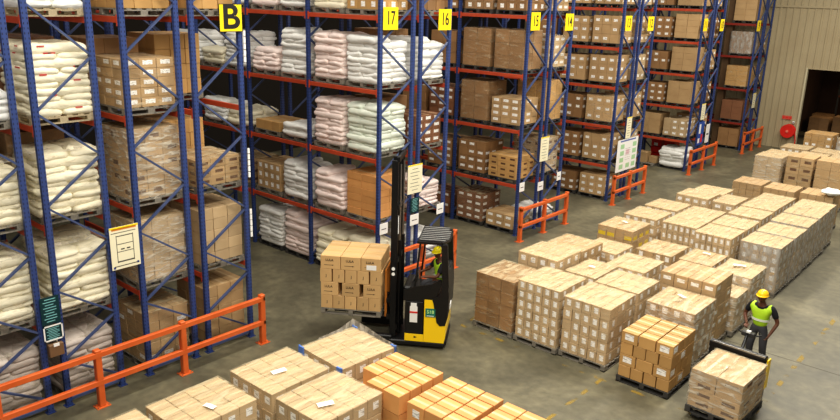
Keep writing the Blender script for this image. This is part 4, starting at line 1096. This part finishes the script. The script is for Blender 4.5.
# overhead guard
for (x,y) in ((.62,.06),(.62,1.14)):
    b = MB(); b.bar((x-.1,y,1.15),(x+.02,y,2.46),.04,.04,BLK); b.build('guard_pillar', ft)
for (x,y) in ((1.20,.06),(1.20,1.14)):
    b = MB(); b.bar((x+.02,y,1.5),(x-.04,y,2.46),.10,.14,BLK,up=(1,0,0)); b.build('guard_pillar', ft)
b = MB(); Z = 2.48
b.bar((.60,.04,Z),(1.10,.04,Z),.05,.05,BLK); b.bar((.60,1.18,Z),(1.10,1.18,Z),.05,.05,BLK); b.bar((.60,.02,Z),(.60,1.2,Z),.05,.05,BLK)
b.bar((1.10,.04,Z),(1.24,.3,Z),.05,.05,BLK); b.bar((1.10,1.18,Z),(1.24,.92,Z),.05,.05,BLK); b.bar((1.24,.28,Z),(1.24,.94,Z),.05,.05,BLK)
b.build('roof_frame', ft)
for k in range(8):
    y = .16+k*.13; x1 = 1.23 if .28 < y < .94 else 1.17
    b = MB(); b.bar((.60,y,Z+.01),(x1,y,Z+.01),.07,.025,BLK); b.bar((.60,y+.038,Z+.024),(x1,y+.038,Z+.026),.02,.012,surf('painted_bar_highlight', srgb(170,170,166), .4)); b.build('roof_bar', ft)  # thin pale grey strip paints a highlight along each bar
# mast
for y in (.16,.96):
    b = MB(); b.box(-.02,y-.045,.05,.12,y+.045,4.22,BLKM,c=.008); b.build('outer_mast_rail', ft)
    yi = y+.07 if y < .5 else y-.07
    b = MB(); b.box(.0,yi-.03,.1,.10,yi+.03,4.30,BLKM,c=.006); b.box(-.008,yi-.008,.3,.0,yi+.008,4.1,STEEL); b.build('inner_mast_rail', ft)
for z in (.4,2.0,3.2,4.24):
    b = MB(); b.box(.09,.12,z-.05,.15,1.0,z+.05,BLKM); b.build('mast_cross_member', ft)
b = MB(); b.tube([(.14,.34,.2),(.14,.34,2.4)], .045, BLKM, 12); b.tube([(.14,.34,2.4),(.14,.34,4.1)], .022, STEEL, 10); b.build('lift_cylinder', ft)
b = MB(); b.tube([(.14,.78,.2),(.14,.78,2.4)], .045, BLKM, 12); b.tube([(.14,.78,2.4),(.14,.78,4.1)], .022, STEEL, 10); b.build('lift_cylinder', ft)
for y in (.46,.66):
    b = MB()
    b.tube([(.02,y,1.2),(.02,y,4.1)], .012, STEEL, 6); b.tube([(.06,y+.03,.4),(.1,y+.03,2),(.08,y+.03,4.1)], .014, BLK, 6); b.build('lift_chain', ft)
b = MB(); b.box(-.022,.13,1.65,-.012,.19,1.75,WHITE); b.box(.13,.14,2.6,.14,.20,3.0,WHITE); b.build('mast_decal', ft)
for z in (1.68,1.80):
    b = MB(); b.tube([(.05,.112,z),(.05,.108,z)], .04, WHITE, 14); b.build('round_decal', ft)
LZ = .63
b = MB(); b.box(-.10,.14,LZ-.05,-.02,1.0,LZ+.08,BLKM); b.box(-.10,.14,LZ+.35,-.02,1.0,LZ+.45,BLKM)
b.build('carriage', ft)
b = MB()
for y in (.14,.38,.62,.86): b.bar((-.12,y+.05,LZ),(-.12,y+.05,LZ+1.1),.03,.05,surf('worn_orange_brown', srgb(178,112,40), .6))
b.bar((-.12,.14,LZ+1.1),(-.12,1.0,LZ+1.1),.03,.05,MATS['worn_orange_brown']); b.build('load_backrest', ft)
for y in (.36,.80):
    b = MB(); b.box(-1.32,y-.06,LZ-.02,-.06,y+.06,LZ+.025,BLKM); b.box(-.14,y-.06,LZ-.02,-.08,y+.06,LZ+.5,BLKM); b.build('fork', ft)
# operator, seated, facing the forks (-X in truck frame): local person frame faces -Y -> rotate -90
op = tag(empty('person', A+Matrix.Rotation(ANG,3,'Z') @ Vector((1.02,.46,1.20)), ANG-PI/2+.45), 'seated forklift operator in lime vest and bright yellow hard hat', 'person')
J = dict(pelvis=(0,.02,.26), chest=(0,.03,.60), neck=(0,-.0,.80), head=(0,-.05,.93),
 shL=(-.20,.02,.71), elL=(-.28,-.14,.47), wrL=(-.15,-.36,.47), hdL=(.2,-.9,0), pnL=(.1,-.1,-1), thL=(1,.1,.1),
 shR=(.20,.02,.71), elR=(.28,-.14,.47), wrR=(.16,-.36,.46), hdR=(-.2,-.9,0), pnR=(-.1,-.1,-1), thR=(-1,.1,.1),
 hpL=(-.1,-.06,.24), knL=(-.11,-.34,.2), anL=(-.11,-.36,-.2), toL=(-.11,-.5,-.25),
 hpR=(.1,-.06,.24), knR=(.11,-.34,.2), anR=(.11,-.36,-.2), toR=(.11,-.5,-.25))
person(op, J, .6, .0, dict(shirt=NAVY, trousers=TROUS, helmet=HELMG))
# forklift load: unwrapped kraft cartons, alternate layers of three and five
def T(x, y, z): return A+Matrix.Rotation(ANG,3,'Z') @ Vector((x,y,0))+Vector((0,0,z))
LX0, LX1, LY0, LY1 = -1.56, -.20, .0, 1.06
zc = LZ+.03
p = inst('pallet', pallet_mesh(1.36,1.06,WOODP), None, T((LX0+LX1)/2,(LY0+LY1)/2,zc), ANG); tag(p, 'grey wooden pallet raised on the forklift forks', 'pallet')
FC = 'tan carton with black stencil lettering on the forklift load'
def fcarton(w, d, h, face):
    k = ('fc', w, d, h, face)
    if k in CACHE: return CACHE[k]
    b = MB(); b.box(-w/2,-d/2,0,w/2,d/2,h,KRAFTF,c=.006)
    e = .0015
    if face == 'long':
        for s in (-1,1):
            y = s*(d/2); lo, hi = (y-e, y+.001) if s < 0 else (y-.001, y+e)
            b.box(-w*.32,lo,h*.28,w*.08,hi,h*.31,INK); b.prism([(w*.08,h*.25),(w*.18,h*.295),(w*.08,h*.34)], lo, hi, INK)
    else:
        b.box(-w*.05,-d/2-e,h*.35,w*.05,-d/2+.001,h*.37,INK); b.box(w*.02,-d/2-e,h*.35,w*.06,-d/2+.001,h*.6,INK)
    b.box(-w/2+.01 if w > d else -.02,-.02 if w > d else -d/2+.01,h-.001,w/2-.01 if w > d else .02,.02 if w > d else d/2-.01,h+.0012,TAPE)
    CACHE[k] = b.mesh('carton'); return CACHE[k]
KRAFTF = carton_mat('cardboard_tan', (192,156,106), (206,172,122))
H4 = [.31,.31,.31,.31]; hh = .31
for k in range(4):
    z = zc+.142+hh*k
    if k % 2 == 0:   # five narrow
        n = 5; w = (LX1-LX0)/n
        for i in range(n):
            for j in range(2):
                x = LX0+w*(i+.5)+(0 if k == 0 else (-.02 if i < 1 else .02 if i > 3 else 0)); y = LY0+(LY1-LY0)*(j+.5)/2
                o = inst('carton', fcarton(round(w-.012,3), .52, hh-.004, 'end'), None, T(x+random.uniform(-.004,.004),y,z), ANG); tag(o, FC, 'carton', 'cartons on the forklift load')
    else:
        n = 3; W = .40 if k == 1 else .45; gap = ((LX1-LX0)-n*W)/(n-1) if k == 1 else .004
        off = 0 if k == 1 else .0
        for i in range(n):
            for j in range(3):
                x = LX0+W/2+i*(W+gap)+off; y = LY0+(LY1-LY0)*(j+.5)/3
                o = inst('carton', fcarton(W-.006, .345, hh-.004, 'long'), None, T(x,y,z), ANG+random.uniform(-.01,.01)); tag(o, FC, 'carton', 'cartons on the forklift load')
                if j == 0:
                    cu = text('LULA', o, 0, 0, 0, .075, INK, .001, 1.0, 'stencil'); cu.rotation_euler = (PI/2,0,0); cu.location = (-.02,-.1745,hh*.66)
                    if k == 3 and i == 2: b = MB(); b.box(-.1,-.176,.04,.12,-.1735,.15,WHITE); b.build('white_label', o)

# pieces that belong to a part go one level deeper (every part shares its thing's frame, so only the parent changes)
bpy.context.view_layer.update()
def under(root, child, parent, near=False):
    ps = [o for o in root.children if o.name.split('.')[0] == parent]
    for c in [o for o in root.children if o.name.split('.')[0] == child]:
        if not ps: return
        cen = lambda o: sum((o.matrix_local @ Vector(v) for v in o.bound_box), Vector())/8
        p = min(ps, key=lambda q: (cen(q)-cen(c)).length)
        ml = c.matrix_local.copy(); c.parent = p; c.matrix_local = p.matrix_local.inverted() @ ml
for c, p in (('data_label','battery_cover'),('yellow_skirt','battery_cover'),('green_sticker','yellow_body'),('sticker_lettering','yellow_body'),('sticker_underline','yellow_body'),
             ('rear_label','rear_cowl'),('round_decal','outer_mast_rail'),('mast_decal','outer_mast_rail'),('steering_wheel','console'),('roof_bar','roof_frame')): under(ft, c, p)
under(jt, 'tiller_head', 'tiller'); under(jt, 'emergency_stop', 'chassis'); under(jt, 'yellow_side_panel', 'load_guard')
for q in (wk, op):
    under(q, 'eye', 'body'); under(q, 'mouth', 'body'); under(q, 'reflective_band', 'safety_vest')
for o in [o for o in bpy.data.objects if o.parent is None and o.name.split('.')[0] in ('number_sign','letter_sign')]:
    under(o, 'lettering', 'panel'); under(o, 'border', 'panel')
for o in [o for o in bpy.data.objects if o.parent is None and o.name.split('.')[0] in ('notice_board','location_tag')]:
    under(o, 'printing', 'panel')

# ------------------------------------------------------------------ light
w = bpy.data.worlds.new('warehouse_ambient'); SC.world = w; w.use_nodes = True
bg = w.node_tree.nodes['Background']; bg.inputs[0].default_value = (1.0,.94,.84,1); bg.inputs[1].default_value = .20
def area(name, x, y, z, sx, sy, e, col=(1,.945,.85)):
    l = bpy.data.lights.new(name, 'AREA'); l.shape = 'RECTANGLE'; l.size = sx; l.size_y = sy; l.energy = e; l.color = col
    o = bpy.data.objects.new(name, l); COL.objects.link(o); o.location = (x,y,z); return o
for i, y in enumerate((-6,2,10,18,26)):
    area('high_bay_light', 8.5, y, 11.5, 2.5, 5, 620)
    area('high_bay_light', 2.5, y, 11.5, 1.5, 5, 330)
for y in (1.6,8.2,14.3,21): area('aisle_and_fill_light', -4.5, y, 11, 1.2, 1.2, 120)
area('store_room_fill', 5, 39, 4.8, 2, 2, 80, (1,.8,.55))  # unseen lamp added so the stores beyond the doorway show up
l = area('aisle_and_fill_light', 14, -8, 9, 6, 6, 330); l.rotation_euler = (math.radians(50), 0, math.radians(45))  # added fill from the camera side, tilted at the load fronts, no real fixture
SC.view_settings.view_transform = 'Standard'
try: SC.view_settings.look = 'Medium High Contrast'
except Exception: pass
SC.view_settings.exposure = .18

# ------------------------------------------------------------------ camera
yaw, pitch, roll = 2.28505, 0.28151, 0.02814
fw = Vector((math.cos(yaw)*math.cos(pitch), math.sin(yaw)*math.cos(pitch), -math.sin(pitch)))
rt = Vector((math.sin(yaw), -math.cos(yaw), 0)); up = rt.cross(fw)
c_, s_ = math.cos(roll), math.sin(roll)
r2 = rt*c_+up*s_; u2 = -rt*s_+up*c_
cam = bpy.data.cameras.new('camera'); co = bpy.data.objects.new('camera', cam); COL.objects.link(co)
M = Matrix((r2, u2, -fw)).transposed().to_4x4(); M.translation = Vector((12.92866, -9.86946, 7.56774)); co.matrix_world = M
cam.sensor_width = 36; cam.lens = 742.77347*36/840; cam.clip_end = 200
SC.camera = co
